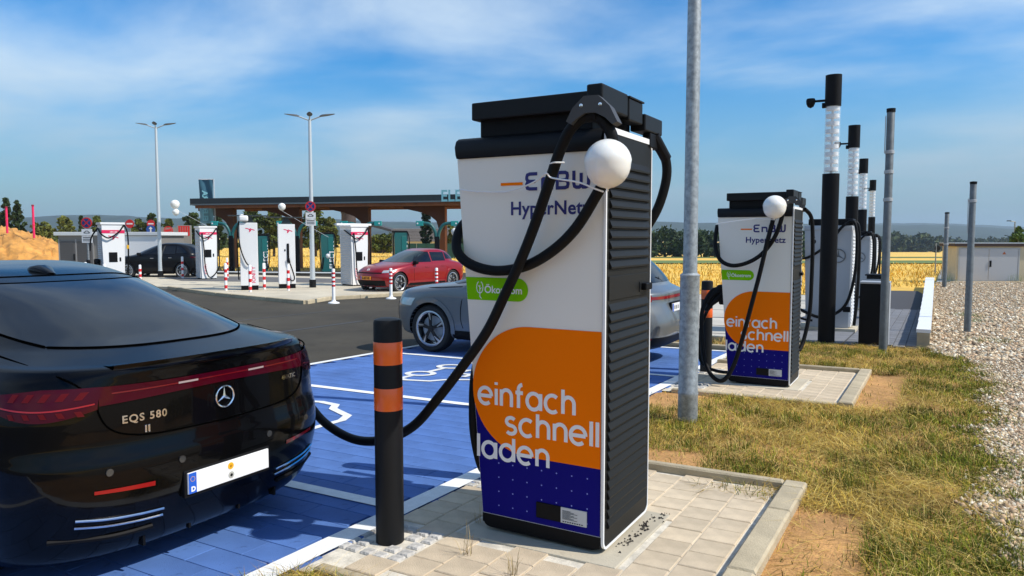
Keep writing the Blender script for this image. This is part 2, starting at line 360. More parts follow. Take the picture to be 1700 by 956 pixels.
road = struct(sheet_poly('road', [(-75, -35), (3, -35), (3, 18)] + [site(p, d) for p, d in ((1480, 28.2), (1300, 27.8), (1000, 29), (900, 40), (800, 45.5), (318, 50), (60, 51), (-250, 50))], 0.0, ASPH), 'dark worn asphalt lane')
# faint line of repaired asphalt and tar joints
for k, (a, b, w) in enumerate((((-9.2, 3), (-17.0, 12.5), .05), ((-11.2, 2), (-12.4, 14), .07), ((-14.5, 5), (-15.5, 16.5), .05))):
    dx, dy = b[0] - a[0], b[1] - a[1]; l = math.hypot(dx, dy); nx, ny = -dy / l * w, dx / l * w
    sheet_poly('tar_joint', [(a[0] - nx, a[1] - ny), (b[0] - nx, b[1] - ny), (b[0] + nx, b[1] + ny), (a[0] + nx, a[1] + ny)], 0.004, mat('tar', (0.045, 0.042, 0.04), 0.6, var=0.3, scale=3), road)
driveway = struct(sheet_poly('driveway', [(-6.6, 14.3), (-2.95, 14.3), (-2.95, 24.0), (-2.3, 31.0), site(1300, 27.6), site(1080, 28.4)], 0.004, DRIVE), 'pale concrete driveway behind the blue bays')
for yy in (15.4, 17.2, 19.4, 22.2, 25.6):
    sheet_poly('slab_joint', [(-6.5 - (yy - 14) * .25, yy), (-2.96, yy), (-2.96, yy + .07), (-6.5 - (yy - 14) * .25, yy + .07)], 0.008, mat('joint_dark', (0.16, 0.15, 0.135), 0.9), driveway)
# --- blue parking bays -------------------------------------------------
bays = struct(sheet_poly('parking_bays', [(-8.0, -3), (-2.80, -3), (-2.80, 12.4), (-8.0, 12.4)], 0.012, BLUEGAP), 'blue painted parking bays of block paving')
def tilt_at(x, y, dz=0.0): return Matrix.Translation((x, y, gz(x, y) + dz)) @ TILT
def paver_mesh(name, lx, ly, h, m, bev=0.006):
    mb = MB(); a, b = lx / 2, ly / 2; q = bev
    mb.add([(-a, -b, -h), (a, -b, -h), (a, b, -h), (-a, b, -h), (-a, -b, -q), (a, -b, -q), (a, b, -q), (-a, b, -q),
            (-a + q, -b + q, 0), (a - q, -b + q, 0), (a - q, b - q, 0), (-a + q, b - q, 0)],
           [(0, 1, 5, 4), (1, 2, 6, 5), (2, 3, 7, 6), (3, 0, 4, 7), (4, 5, 9, 8), (5, 6, 10, 9), (6, 7, 11, 10), (7, 4, 8, 11), (8, 9, 10, 11)])
    return mb.mesh(name, 0, m)
bp_mesh = paver_mesh('paver', 0.395, 0.195, 0.05, BLUE, 0.002)
cells = []
i = 0; y = -3.0
while y < 12.3:
    x = -7.98 + (0.2 if i % 2 else 0.0)
    while x < -3.0:
        cells.append((x + 0.2, y + 0.1)); x += 0.4
    y += 0.2; i += 1
def vis_key(c):
    d = c[0] * FW[0] + c[1] * FW[1]; l = c[0] * RT[0] + c[1] * RT[1]
    if d < 2.5 or abs(l / d) > 0.72: return 999
    return d
cells.sort(key=vis_key)
# the car hides the nearest ones on the left: those behind it come last
def hidden(c): return c[1] < 3.45 and c[0] < -3.45
cells.sort(key=lambda c: (hidden(c), vis_key(c)))
for c in cells[:300]:
    o = link('paver', bp_mesh, bays); o.matrix_basis = tilt_at(c[0], c[1], 0.028 + random.uniform(-.0005, .0005)) @ Matrix.Rotation(random.uniform(-.004, .004), 4, 'Z')
mb = MB()
tmpv = [v.co.copy() for v in bp_mesh.vertices]; tmpf = [tuple(p.vertices) for p in bp_mesh.polygons]
for c in cells[300:]:
    M = tilt_at(c[0], c[1], 0.028 + random.uniform(-.0005, .0005)); mb.add([M @ v for v in tmpv], tmpf)
rest = obj('far_pavers', mb, BLUE, bays); rest['kind'] = 'stuff'
def paint(poly, dz=0.0345, name='painted_line', m=WHITEP, parent=None): return sheet_poly(name, poly, dz, m, parent or bays)
def rect(x0, x1, y0, y1): return [(x0, y0), (x1, y0), (x1, y1), (x0, y1)]
paint(rect(-2.945, -2.80, -3, 12.4)); paint(rect(-8.02, -7.90, -3, 12.5))
for yy in (0.66, 3.60, 6.53, 9.46, 12.40): paint(rect(-7.9, -2.945, yy - 0.055, yy + 0.055))
def ev_symbol(cx, cy):
    # outline of a car with a plug lead, length along Y, roof towards +X
    st = [[(-.72, .0), (-.78, .12), (-.70, .40), (-.52, .50), (-.30, .82), (-.1, .92), (.38, .92), (.56, .84), (.74, .52), (.90, .42), (.94, .2), (.88, .02), (.62, .0)],
          [(.28, .0), (-.10, .0)], [(-.46, .0), (-.72, .0)],
          arc(.45, .0, .16, .16, 0, 360, 16), arc(-.28, .0, .16, .16, 0, 360, 16),
          [(-.02, .36), (.26, .36), (.36, .46), (.36, .56), (.26, .64), (.02, .64)], [(-.02, .30), (-.02, .70)], [(-.24, .42), (-.02, .42)], [(-.24, .58), (-.02, .58)]]
    m = MB()
    for k, s_ in enumerate(st): m.ribbon([(p[0] * 1.0, p[1] * 1.15) for p in s_], 0.085, z=0.0006 * k)
    m.v = [(cx + p[1], cy + p[0], gz(cx + p[1], cy + p[0]) + 0.0345 + p[2]) for p in m.v]
    m.f = [tuple(reversed(f)) for f in m.f]
    return obj('painted_symbol', m, WHITEP, bays)
for cy in (2.0, 4.9, 8.22): ev_symbol(-6.02, cy)
# --- paved pads with kerbs ---------------------------------------------
pp_mesh = [paver_mesh('paver', 0.203, 0.193, 0.05, PAVER, 0.005), paver_mesh('paver', 0.203, 0.093, 0.05, PAVER, 0.005)]
kerb_mesh = {}
def kerb(parent, x0, x1, y0, y1, top=0.085):
    lx, ly = x1 - x0, y1 - y0; key = (round(lx, 2), round(ly, 2))
    if key not in kerb_mesh: kerb_mesh[key] = paver_mesh('kerb_stone', lx - .006, ly - .006, 0.16, KERB, 0.012)
    o = link('kerb_stone', kerb_mesh[key], parent); o.matrix_basis = tilt_at((x0 + x1) / 2, (y0 + y1) / 2, top + random.uniform(-.002, .002)); return o
def pad(y0, y1, cobs, label, slab):
    bed = struct(sheet_poly('pavement', rect(-2.80, -0.72, y0, y1), 0.021, SAND), label)
    xs = [-2.80 + 0.105 + 0.21 * k for k in range(9)]
    for ci, x in enumerate(xs):
        y = y0 + 0.13 + (0.0 if ci % 2 else -0.10)
        k = 0
        while y < y1 - 0.13:
            half = False
            yc = y + 0.1
            if not (abs(x + 0.0 - slab[0]) < slab[2] and abs(yc - slab[1]) < slab[3]) and not any(math.hypot(x - cx, yc - cy) < 0.235 for cx, cy in cobs):
                if y0 + 0.12 < yc - .1 + .02:
                    o = link('paver', pp_mesh[0], bed); o.matrix_basis = tilt_at(x, yc, 0.030 + random.uniform(-.003, .002)) @ Matrix.Rotation(random.uniform(-.012, .012), 4, 'Z')
            y += 0.2; k += 1
    for cx, cy in cobs:                # ring of small granite cobbles round a bollard
        for ix in range(-2, 3):
            for iy in range(-2, 3):
                if max(abs(ix), abs(iy)) == 0: continue
                px, py = cx + ix * .094 + random.uniform(-.008, .008), cy + iy * .094 + random.uniform(-.008, .008)
                if math.hypot(px - cx, py - cy) < 0.10: continue
                m = MB(); s_ = random.uniform(.036, .043); poly = [(s_ * random.uniform(.85, 1.05) * math.copysign(1, a), s_ * random.uniform(.85, 1.05) * math.copysign(1, b)) for a, b in ((-1, -1), (1, -1), (1, 1), (-1, 1))]
                top = [(p[0] * .8, p[1] * .8) for p in poly]
                m.add([(p[0], p[1], -.03) for p in poly] + [(p[0], p[1], -.006) for p in poly] + [(p[0], p[1], .004) for p in top],
                      [(0, 1, 5, 4), (1, 2, 6, 5), (2, 3, 7, 6), (3, 0, 4, 7), (4, 5, 9, 8), (5, 6, 10, 9), (6, 7, 11, 10), (7, 4, 8, 11), (8, 9, 10, 11)])
                o = obj('cobble', m, COBB, bed); o.matrix_basis = tilt_at(px, py, 0.030)
    yy = y0
    while yy < y1 - 0.01:              # right-hand kerb
        e = min(yy + (1.0 if y1 - yy > 1.3 else 0.5), y1); kerb(bed, -0.86, -0.71, yy, e); yy = e
    for e0, e1 in ((-2.80, -1.86), (-1.86, -0.86)):
        kerb(bed, e0, e1, y1 - 0.08, y1)
        if e0 < -2: kerb(bed, e0 + .12, e1, y0, y0 + 0.08, 0.06)
        else: kerb(bed, e0, e1, y0, y0 + 0.08, 0.06)
    sl = MB().rbox(-slab[2], slab[2], -slab[3], slab[3], -.05, 0.0, .006); o = obj('base_slab', sl, CONC, bed); o.matrix_basis = tilt_at(slab[0], slab[1], 0.034)
    return bed
PAD1 = pad(2.62, 5.28, [(-2.62, 3.16), (-2.68, 4.42)], 'paved pad of square slabs with kerb round the front charger', (-1.86, 3.88, 0.49, 0.45))
PAD2 = pad(8.42, 11.08, [(-2.62, 8.96), (-2.74, 10.16)], 'paved pad of square slabs with kerb round the second charger', (-1.86, 9.63, 0.49, 0.45))
# kerb line and straw strip behind the bays, white wheel stops
strip = struct(sheet_poly('verge', [(-8.2, 12.9), (-2.4, 12.9), (-2.4, 13.9), (-8.2, 13.9)], 0.010, SOIL), 'narrow straw verge behind the bays')
for k in range(6):
    kerb(strip, -8.2 + k * .96, -8.2 + (k + 1) * .96, 12.55, 12.67, 0.11); kerb(strip, -8.2 + k * .96, -8.2 + (k + 1) * .96, 13.98, 14.1, 0.10)
# --- soil verge --------------------------------------------------------
def gravel_edge(y): return float(np.interp(y, [0, 5, 8, 10, 12, 13.4, 14.6, 16], [0.40, 0.47, 0.55, 0.66, 0.64, 0.30, -0.10, -0.16])) + 0.09 * math.sin(y * 3.1) + 0.05 * math.sin(y * 7.7 + 1)
mb = MB(); P = []
for y in np.arange(-1, 14.45, 0.14):
    row = []
    for x in np.arange(-2.79, 1.3, 0.14):
        inpad = -2.8 <= x <= -0.70 and (2.58 <= y <= 5.32 or 8.38 <= y <= 11.12)
        row.append((x, y, gz(x, y) + (0.004 if inpad else 0.030 + 0.016 * float(vnoise(x, y, 1.6)))))
    P.append(row)
mb.grid(P); mb.f = [tuple(reversed(f)) for f in mb.f]
struct(obj('soil_verge', mb, SOIL, smooth=60), 'bare brown soil between the pads')
# --- gravel ------------------------------------------------------------
ys = list(np.arange(-2, 16.1, 0.5))
gpoly = [(gravel_edge(y), y) for y in ys] + [(-0.02, 36.5), (0.2, 38.0)] + [site(1580, 35.8), site(1760, 36.2), (20, 52), (30, 20), (14, -2)]
struct(sheet_poly('gravel_bed', gpoly, 0.052, GRAV), 'bed of pale crushed stone')
def stones(n, dlo, dhi, slo, shi):
    out = []
    while len(out) < n:
        d = dlo * (dhi / dlo) ** random.random(); px = random.uniform(1500, 1790); x, y = site(px, d)
        lo = gravel_edge(y) if y < 16 else -0.02
        if x < lo - abs(random.gauss(0, .10)) * (y < 14.5) or d > 35: continue
        out.append((x, y, gz(x, y) + 0.056, slo * .8 + (shi * 1.7 - slo) * random.random() ** 2.6))
    return np.array(out)
S = np.vstack([stones(19000, 3.6, 11, .009, .019), stones(22000, 11, 35, .016, .036)])
n = len(S); octv = np.array([(1, 0, 0), (-1, 0, 0), (0, 1, 0), (0, -1, 0), (0, 0, 1), (0, 0, -1)], float); octf = np.array([(0, 2, 4), (2, 1, 4), (1, 3, 4), (3, 0, 4), (2, 0, 5), (1, 2, 5), (3, 1, 5), (0, 3, 5)])
V = octv[None] * rng.uniform(.6, 1.25, (n, 6, 1)) + rng.normal(0, .22, (n, 6, 3)); V[:, :, 2] *= 0.72
an = rng.uniform(0, 2 * PI, n); ca, sa = np.cos(an)[:, None], np.sin(an)[:, None]
V = np.stack([V[:, :, 0] * ca - V[:, :, 1] * sa, V[:, :, 0] * sa + V[:, :, 1] * ca, V[:, :, 2]], 2) * S[:, 3][:, None, None] + S[:, None, :3]
Fq = (octf[None] + 6 * np.arange(n)[:, None, None]).reshape(-1, 3)
base = np.array([(.74, .60, .40), (.55, .40, .24), (.86, .78, .62), (.34, .25, .16), (.64, .43, .26)])[rng.integers(0, 5, n)] * rng.uniform(.50, 1.12, (n, 1))
gr = link('gravel', npmesh('gravel', V.reshape(-1, 3), Fq, STONE, np.repeat(np.clip(base, 0, .92), 6, 0)))
tag(gr, 'pale crushed stone gravel beside the grass strip', 'gravel', kind='stuff')
# --- dry grass ---------------------------------------------------------
def blades(pts, hgt, wid, lean, cols, name, zoff=0.03, ang=None):
    n = len(pts); a = rng.uniform(0, 2 * PI, n) if ang is None else ang; dx, dy = np.cos(a), np.sin(a)
    px, py = -dy * wid, dx * wid
    z0 = pts[:, 2] + zoff
    V = np.zeros((n, 5, 3)); hl = hgt * lean; hv = hgt * np.sqrt(np.clip(1 - lean ** 2, .002, 1))
    V[:, 0] = np.stack([pts[:, 0] + px, pts[:, 1] + py, z0], 1); V[:, 1] = np.stack([pts[:, 0] - px, pts[:, 1] - py, z0], 1)
    m = .55; bend = .35
    V[:, 2] = np.stack([pts[:, 0] + dx * hl * m * (1 - bend) + px * .8, pts[:, 1] + dy * hl * m * (1 - bend) + py * .8, z0 + hv * m * 1.15], 1)
    V[:, 3] = np.stack([pts[:, 0] + dx * hl * m * (1 - bend) - px * .8, pts[:, 1] + dy * hl * m * (1 - bend) - py * .8, z0 + hv * m * 1.15], 1)
    V[:, 4] = np.stack([pts[:, 0] + dx * hl, pts[:, 1] + dy * hl, z0 + hv * .95], 1)
    F = np.array([(0, 1, 3), (0, 3, 2), (2, 3, 4)])[None] + 5 * np.arange(n)[:, None, None]
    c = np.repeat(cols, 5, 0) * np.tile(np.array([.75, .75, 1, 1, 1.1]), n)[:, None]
    return npmesh(name, V.reshape(-1, 3), F.reshape(-1, 3), GRASS, np.clip(c, 0, 1))
def grass_points(n):
    X = rng.uniform(-2.78, 1.0, n * 6); d = 3.2 * (14.5 / 3.2) ** rng.random(n * 6); Y = (d - FW[0] * X) / FW[1]
    edge = np.array([gravel_edge(y) for y in Y])
    ok = (X < edge + 0.18 * rng.random(len(X)) ** 2) & (Y < 14.4) & (Y > 1.5)
    pad_ = (X > -2.84) & (X < -0.705) & (((Y > 2.60) & (Y < 5.29)) | ((Y > 8.40) & (Y < 11.09)))
    corner = (X > -1.55) & (X < -0.87) & (Y > 4.92) & (Y < 5.19) & (rng.random(len(X)) < 1.6 * (0.55 * (X + 1.6)) ** 1.5)   # a tuft that fell inside the kerb
    ok &= ~pad_ | corner
    nz = vnoise(X, Y, 0.9, 0.7)
    # bare soil along the kerbs and in patches
    bare = ((X > -0.75) & (X < -0.20 + .12 * nz) & (Y < 4.9) & (Y > 1)) | ((X < -1.35 + .3 * nz) & (Y > 5.25) & (Y < 5.75)) | ((X < -2.2) & (Y > 7.4) & (Y < 8.5)) | ((X > -.75) & (X < -.30) & (Y > 8.5) & (Y < 10.9)) | ((Y > 7.9) & (Y < 8.42) & (X < -1) & (nz > .1))
    ok &= ~(bare & (rng.random(len(X)) < 0.93))
    X, Y = X[ok][:n], Y[ok][:n]
    Z = np.array([gz(a, b) for a, b in zip(X, Y)]) + 0.0
    return np.stack([X, Y, Z], 1)
pts = grass_points(105000)
cc_ = pts[rng.integers(0, len(pts), 210)]; cc_ = cc_[(vnoise(cc_[:, 0], cc_[:, 1], 1.5, 2.0) > -.35)]; tuft = np.repeat(cc_, 70, 0) + np.concatenate([rng.normal(0, .045, (len(cc_) * 70, 2)), np.zeros((len(cc_) * 70, 1))], 1)
tuft = tuft[~((tuft[:, 0] < -.70) & (((tuft[:, 1] > 2.6) & (tuft[:, 1] < 5.3)) | ((tuft[:, 1] > 8.4) & (tuft[:, 1] < 11.1))))]; n_plain = len(pts); pts = np.vstack([pts, tuft]); n = len(pts)
gn = vnoise(pts[:, 0], pts[:, 1], 1.5, 2.0) + 0.45 * vnoise(pts[:, 0], pts[:, 1], 5.5, 1.0) + np.clip((pts[:, 0] + .15) * .8, -.25, .75)
isg = rng.random(n) < np.clip(0.42 + 0.55 * gn, 0.06, .95)
isg[n_plain:] = rng.random(n - n_plain) < .85
straw = np.array([(.62, .405, .06), (.44, .27, .04), (.74, .54, .14), (.25, .16, .035)])[rng.integers(0, 4, n)]; green = np.array([(.18, .225, .015), (.29, .275, .022), (.075, .105, .009)])[rng.integers(0, 3, n)]
cols = np.where(isg[:, None], green, straw) * rng.uniform(.45, 1.2, (n, 1))
cols *= 1 + .35 * np.clip(vnoise(pts[:, 0], pts[:, 1], 3.4, 4.0), -1, 1)[:, None]
hg = np.where(isg, rng.uniform(.03, .10, n), rng.uniform(.07, .24, n)); ln = np.where(isg, rng.uniform(.45, .95, n), np.clip(rng.normal(.985, .025, n), .80, .999))
ln[n_plain:] = rng.uniform(.15, .85, n - n_plain); hg[n_plain:] = rng.uniform(.04, .13, n - n_plain)
flow = 2.6 * vnoise(pts[:, 0], pts[:, 1], 1.1, 3.0) + rng.normal(0, .75, n) + PI * rng.integers(0, 2, n)          # mown straw lies in swathes
strand = rng.random(n) < .035                                                                                        # some long pale strands on top
hg = np.where(strand, rng.uniform(.10, .27, n), hg); ln = np.where(strand, rng.uniform(.97, .998, n), ln); cols = np.where(strand[:, None], np.array([[.80, .59, .19]]) * rng.uniform(.7, 1.1, (n, 1)), cols)
pts[:, 2] += np.where(strand, rng.uniform(.01, .05, n), 0)
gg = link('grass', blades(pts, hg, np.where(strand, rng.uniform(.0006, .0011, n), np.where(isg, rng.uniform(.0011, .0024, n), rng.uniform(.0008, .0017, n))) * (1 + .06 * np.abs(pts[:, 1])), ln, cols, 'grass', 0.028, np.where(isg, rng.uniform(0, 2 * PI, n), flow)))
tag(gg, 'dry straw and green grass on the strip beside the pads', 'grass', kind='stuff')
# weeds standing in the slab joints before the front charger and in the gravel
def weed(name, label, x, y, n, h, cols, spread, z=0.03):
    q = np.stack([np.full(n, x) + rng.normal(0, spread, n), np.full(n, y) + rng.normal(0, spread, n), np.full(n, gz(x, y))], 1)
    o = link(name, blades(q, rng.uniform(.4, 1, n) * h, np.full(n, .0016 + .0004 * y * (h < .2) * .1), rng.uniform(.05, .75, n), np.array(cols)[rng.integers(0, len(cols), n)], name, z))
    return tag(o, label, 'weed', 'weeds around the site')
DRY = [(.45, .33, .14), (.30, .22, .1)]; GRN = [(.10, .19, .03), (.14, .24, .05)]
weed('dry_weed', 'dry stalks rising before the navy foot of the front charger', -2.12, 3.20, 12, .22, DRY, .02)
weed('dry_weed', 'yellow tuft on the slab edge under the front charger', -1.78, 3.10, 16, .16, DRY, .02)
weed('dry_weed', 'thin stalks in the shaded slab joint beside the front charger', -2.33, 3.62, 7, .14, DRY, .012)
for k, (px, d, lab) in enumerate(((1598, 19.2, 'green weed in the gravel left of the slim tall post'), (1622, 18.8, 'green weed in the gravel right of the slim tall post'), (1625, 17.4, 'small green weed in the gravel before the tall post'), (1632, 13.3, 'green weed where gravel meets the grass tip'), (1668, 13.2, 'green weed in the gravel near the frame edge'))):
    x, y = site(px, d); weed('green_weed', lab, x, y, 70, .16, GRN, .11, .05)
for px, d, lab in ((1690, 35.4, 'green weed at the right foot of the beige shed'), (1572, 35.0, 'green weed at the left foot of the beige shed')):
    x, y = site(px, d); weed('green_weed', lab, x, y, 120, .6, GRN, .25, .04)
mb = MB()
for k in range(70):
    t_ = random.random(); x = -1.44 + random.gauss(0, .018) + .05 * (t_ > .8) * random.random(); y = 3.62 + .72 * t_ + random.gauss(0, .02); r_ = random.uniform(.004, .012); z = gz(x, y) + .036
    a_ = random.uniform(0, 3); mb.add([(x + r_ * math.cos(a_), y + r_ * math.sin(a_), z), (x + r_ * math.cos(a_ + 2.1), y + r_ * math.sin(a_ + 2.1), z), (x + r_ * math.cos(a_ + 4.2), y + r_ * math.sin(a_ + 4.2), z), (x, y, z + r_ * .9)], [(0, 1, 3), (1, 2, 3), (2, 0, 3)])
tag(obj('debris', mb, mat('dark_crumb', (.03, .025, .02), .9)), 'dark crumbs along the foot of the front charger', 'debris', kind='stuff')
# ================================================================== FRONT CHARGERS
XR = -1.5                                             # right-hand plane of the row of chargers
def left_edge(z): return -0.748 - (z - 0.08) * 0.0818  # the cabinet widens upwards on its left
def charger(label, Y, group='orange and navy rapid chargers'):
    z0 = gz(XR, Y) + 0.008
    c = thing('charging_station', label, 'charger', (XR, Y, z0), 0, group)
    D = 0.68
    # plinth, cabinet, dark foot with rounded ends
    obj('plinth', MB().box(-.66, -.06, .07, D - .07, 0, .10), BLACK, c)
    foot = [(left_edge(.11), .115), (left_edge(.11), .06)] + [(left_edge(.08) + .05 - .05 * math.cos(a), .082 - .045 * math.sin(a)) for a in np.linspace(0, PI / 2, 5)] + [(-.06, .037), (-.012, .052), (-.004, .115)]
    obj('foot_panel', MB().prism(foot, 0.006, D - .01), BLACK, c)
    body = [(left_edge(.115), .115), (-.006, .115), (-.006, 2.17), (left_edge(2.17), 2.17)]
    cab = obj('cabinet', MB().prism(body, .008, D), CHWHITE, c)
    # printed foils on the front, each a thin sheet on the one below
    bl = [(left_edge(.118) + .002, .118), (-.009, .118), (-.009, .86), (left_edge(.86) + .002, .86)]
    obj('navy_foil', MB().sheet(bl, .0065), NAVY, cab)
    orr = [(-.009, .488), (-.009, 1.224)] + [(-.447 + .368 * math.cos(a), .856 + .368 * math.sin(a)) for a in np.linspace(PI / 2, 1.5 * PI, 32)]
    obj('orange_foil', MB().sheet(list(reversed(orr)), .005), ORANGE, cab)
    gr_ = [(left_edge(1.36) + .002, 1.362)] + [(-.515 + .065 * math.cos(a), 1.427 + .065 * math.sin(a)) for a in np.linspace(-PI / 2, PI / 2, 14)] + [(left_edge(1.49) + .002, 1.492)]
    gf = obj('green_label', MB().sheet(gr_, .0055), GREEN, cab)
    obj('lettering', onface(font_mb('Ökostrom', .058, .0012), -.735, 1.405, .004), LETTER, gf)
    leaf = MB(); leaf.ribbon([(0, -.045), (0, .02)], .005); leaf.ribbon(arc(.004, .008, .017, .032, 80, -110, 10), .005, z=.0004); leaf.ribbon(arc(-.004, .008, .017, .032, 100, 290, 10), .005, z=.0008)
    leaf.ribbon([(0, -.005), (.011, .006)], .004, z=.0012); leaf.ribbon([(0, .008), (-.010, .018)], .004, z=.0016); leaf.ribbon([(0, -.045), (.012, -.056)], .005, z=.002)
    obj('leaf_emblem', onface(leaf, -.765, 1.427, .004), LETTER, gf)
    obj('lettering', onface(stroke_mb('ENBW', .094, .0185, gap=.17, width=.385), -.466, 1.978, .0055), NAVYT, cab)
    obj('logo_dash', MB().prism([(-.625, 2.008), (-.486, 2.008), (-.486, 2.023), (-.625, 2.023)], .004, .008), ORANGE, cab)
    obj('lettering', onface(font_mb('HyperNetz', .103, .0022, spacing=1.04), -.565, 1.845, .0055), NAVYT, cab)
    obj('lettering', onface(stroke_mb('einfach', .094, .0215, gap=.20, width=.615), -.773, .762, .0038), LETTER, cab)
    obj('lettering', onface(stroke_mb('schnell', .094, .0215, gap=.20, width=.572), -.592, .607, .0038), LETTER, cab)
    obj('lettering', onface(stroke_mb('laden', .094, .0215, gap=.20, width=.470), -.785, .447, .0038), LETTER, cab)
    dots = MB()
    for r in range(4):
        for k in range(7):
            if r == 3 and 3 <= k <= 5: continue
            if r == 0 and k < 1: pass
            dots.sheet(circ(-.64 + k * .0925, .425 - r * .083, .0042, 8), .0052)
    obj('dot_pattern', dots, mat('dot_blue', (.25, .30, .75), .5), cab)
    obj('black_label', MB().rbox(-.395, -.24, .001, .006, .155, .245, .004), BLACK, cab)
    st = obj('rating_plate', MB().box(-.24, -.085, -.001, .0045, .157, .243), STICK, cab)
    lines = MB()
    for k in range(9): lines.box(-.23, -.23 + .05 + .04 * ((k * 7) % 3) / 2, -.0022, -.0016, .225 - k * .0058, .2272 - k * .0058)
    for k in range(9): lines.box(-.228 + k * .014, -.219 + k * .014, -.0022, -.0016, .163, .1685)
    obj('fine_print', lines, BLACK, st)
    # black hood over the front
    hood = []
    for z, y in ((2.172, -.004), (2.19, -.012), (2.235, -.014), (2.27, .004), (2.288, .035), (2.29, .10)): hood.append((z, y))
    P = [[(left_edge(z) + .002, y, z) for z, y in hood], [(left_edge(z) + .03, y - .004, z) for z, y in hood], [(-.05, y - .004, z) for z, y in hood], [(-.012, y, z) for z, y in hood]]
    h = MB().grid(P); h.box(left_edge(2.2) + .004, -.012, .03, D - .02, 2.172, 2.286)
    h.add([(left_edge(z) + .002, y, z) for z, y in hood] + [(left_edge(2.2) + .002, .3, 2.172)], [tuple(range(len(hood) + 1))])
    obj('hood', h, DGREY, c, smooth=50)
    # louvred side with white surround
    rr = .035
    def rrect(y0, y1, za, zb, r, k=5):
        out = []
        for (cy, cz, a0) in ((y1 - r, za + r, -90), (y1 - r, zb - r, 0), (y0 + r, zb - r, 90), (y0 + r, za + r, 180)): out += arc(cy, cz, r, r, a0, a0 + 90, k)
        return out
    outer = rrect(-.004, D + .014, .044, 2.295, .05); inner = rrect(.009, D + .004, .056, 2.265, .042); m_ = len(outer)
    fr = MB(); fr.add([(.014, p[0], p[1]) for p in outer] + [(.014, p[0], p[1]) for p in inner] + [(.0, p[0], p[1]) for p in outer] + [(.0, p[0], p[1]) for p in inner],
                      [(i, (i + 1) % m_, m_ + (i + 1) % m_, m_ + i) for i in range(m_)] + [((i + 1) % m_, i, 2 * m_ + i, 2 * m_ + (i + 1) % m_) for i in range(m_)] + [(m_ + i, m_ + (i + 1) % m_, 3 * m_ + (i + 1) % m_, 3 * m_ + i) for i in range(m_)])
    side = obj('side_surround', fr, WHITE, c, smooth=40)
    pan = obj('side_panel', MB().prism(inner, .0, .010, 'yz'), LOUV, c)
    lm = MB(); y0l, y1l = .05, D - .04
    prof = [(.010, .0), (.025, .005), (.026, .015), (.010, .050)]
    lm.add([(x, y0l, z) for x, z in prof] + [(x, y1l, z) for x, z in prof], [(0, 4, 5, 1), (1, 5, 6, 2), (2, 6, 7, 3), (3, 2, 1, 0), (4, 7, 6, 5)] )
    lm.f = [tuple(reversed(f)) for f in lm.f[:3]] + lm.f[3:]
    lme = lm.mesh('louvre', 0, LOUV)
    zs = [2.085 - k * .0535 for k in range(11)] + [1.318 - k * .053 for k in range(23)]
    for z in zs: link('louvre', lme, pan, (0.0005, 0, z))
    obj('lock_rail', MB().rbox(.009, .016, .045, D - .035, 1.385, 1.515, .003), LOUV, pan)
    hd = obj('handle', MB().rbox(.012, .05, D - .16, D - .055, 1.415, 1.455, .006), BLACK, pan)
    obj('latch_plate', MB().box(.011, .02, D - .19, D - .045, 1.405, 1.465), DGREY, pan)
    # cable management head: sunk neck, long front bar, boxes that run back along the right side
    obj('head_neck', MB().rbox(-.79, -.09, .05, D - .08, 2.285, 2.395, .01), BLACK, c)
    obj('head_bar', MB().rbox(-.81, -.085, -.01, .13, 2.380, 2.478, .008), DGREY, c)
    obj('head_bar', MB().rbox(-.81, -.085, .16, .60, 2.380, 2.455, .008), DGREY, c)
    obj('arm_box', MB().rbox(-.078, .012, -.06, .30, 2.375, 2.500, .010), DGREY, c)
    obj('arm_box', MB().rbox(-.065, .016, .305, .52, 2.362, 2.482, .008), DGREY, c)
    obj('arm_lid', MB().rbox(-.075, .022, .30, .53, 2.4825, 2.493, .003), DGREY, c)
    obj('arm_box', MB().rbox(-.07, .025, .54, .84, 2.335, 2.43, .008), DGREY, c)
    obj('rear_bracket', MB().rbox(-.03, .02, .64, .82, 2.25, 2.334, .006), BLACK, c)
    # a saddle that carries the front cable
    sad = [(-.175, -.13), (-.13, -.05), (-.05, .02), (.05, .02), (.13, -.05), (.185, -.15), (.15, -.165), (.10, -.12), (.03, -.085), (-.04, -.085), (-.10, -.115), (-.14, -.15)]
    s_ = obj('cable_saddle', MB().prism([(x * .72, z * .78) for x, z in sad], -.045, .045), mat('saddle_grey', (.045, .045, .045), .55), c, smooth=30)
    s_.location = (.020, -.190, 2.390); s_.rotation_euler = (0, 0, .12)
    for dx in (-.048, .048):
        b = obj('bolt', MB().lathe([(0, -.006), (.009, -.004), (.009, .0)], 10, 'y', (dx, -.045, -.03)), CHROME, s_)
    return c
C1 = charger('large orange and navy rapid charger whose cable runs to the black car', 3.55)
C2 = charger('smaller looking orange and navy rapid charger on the second paved pad', 9.30); C2.scale = (.97, .97, .965)
def cable(parent, pts, r=.029, name='cable', k=8):
    o = parent.location
    return obj(name, MB().tube([Vector(p) - o for p in crom(pts, k)], r, 12), RUBB, parent, smooth=60)
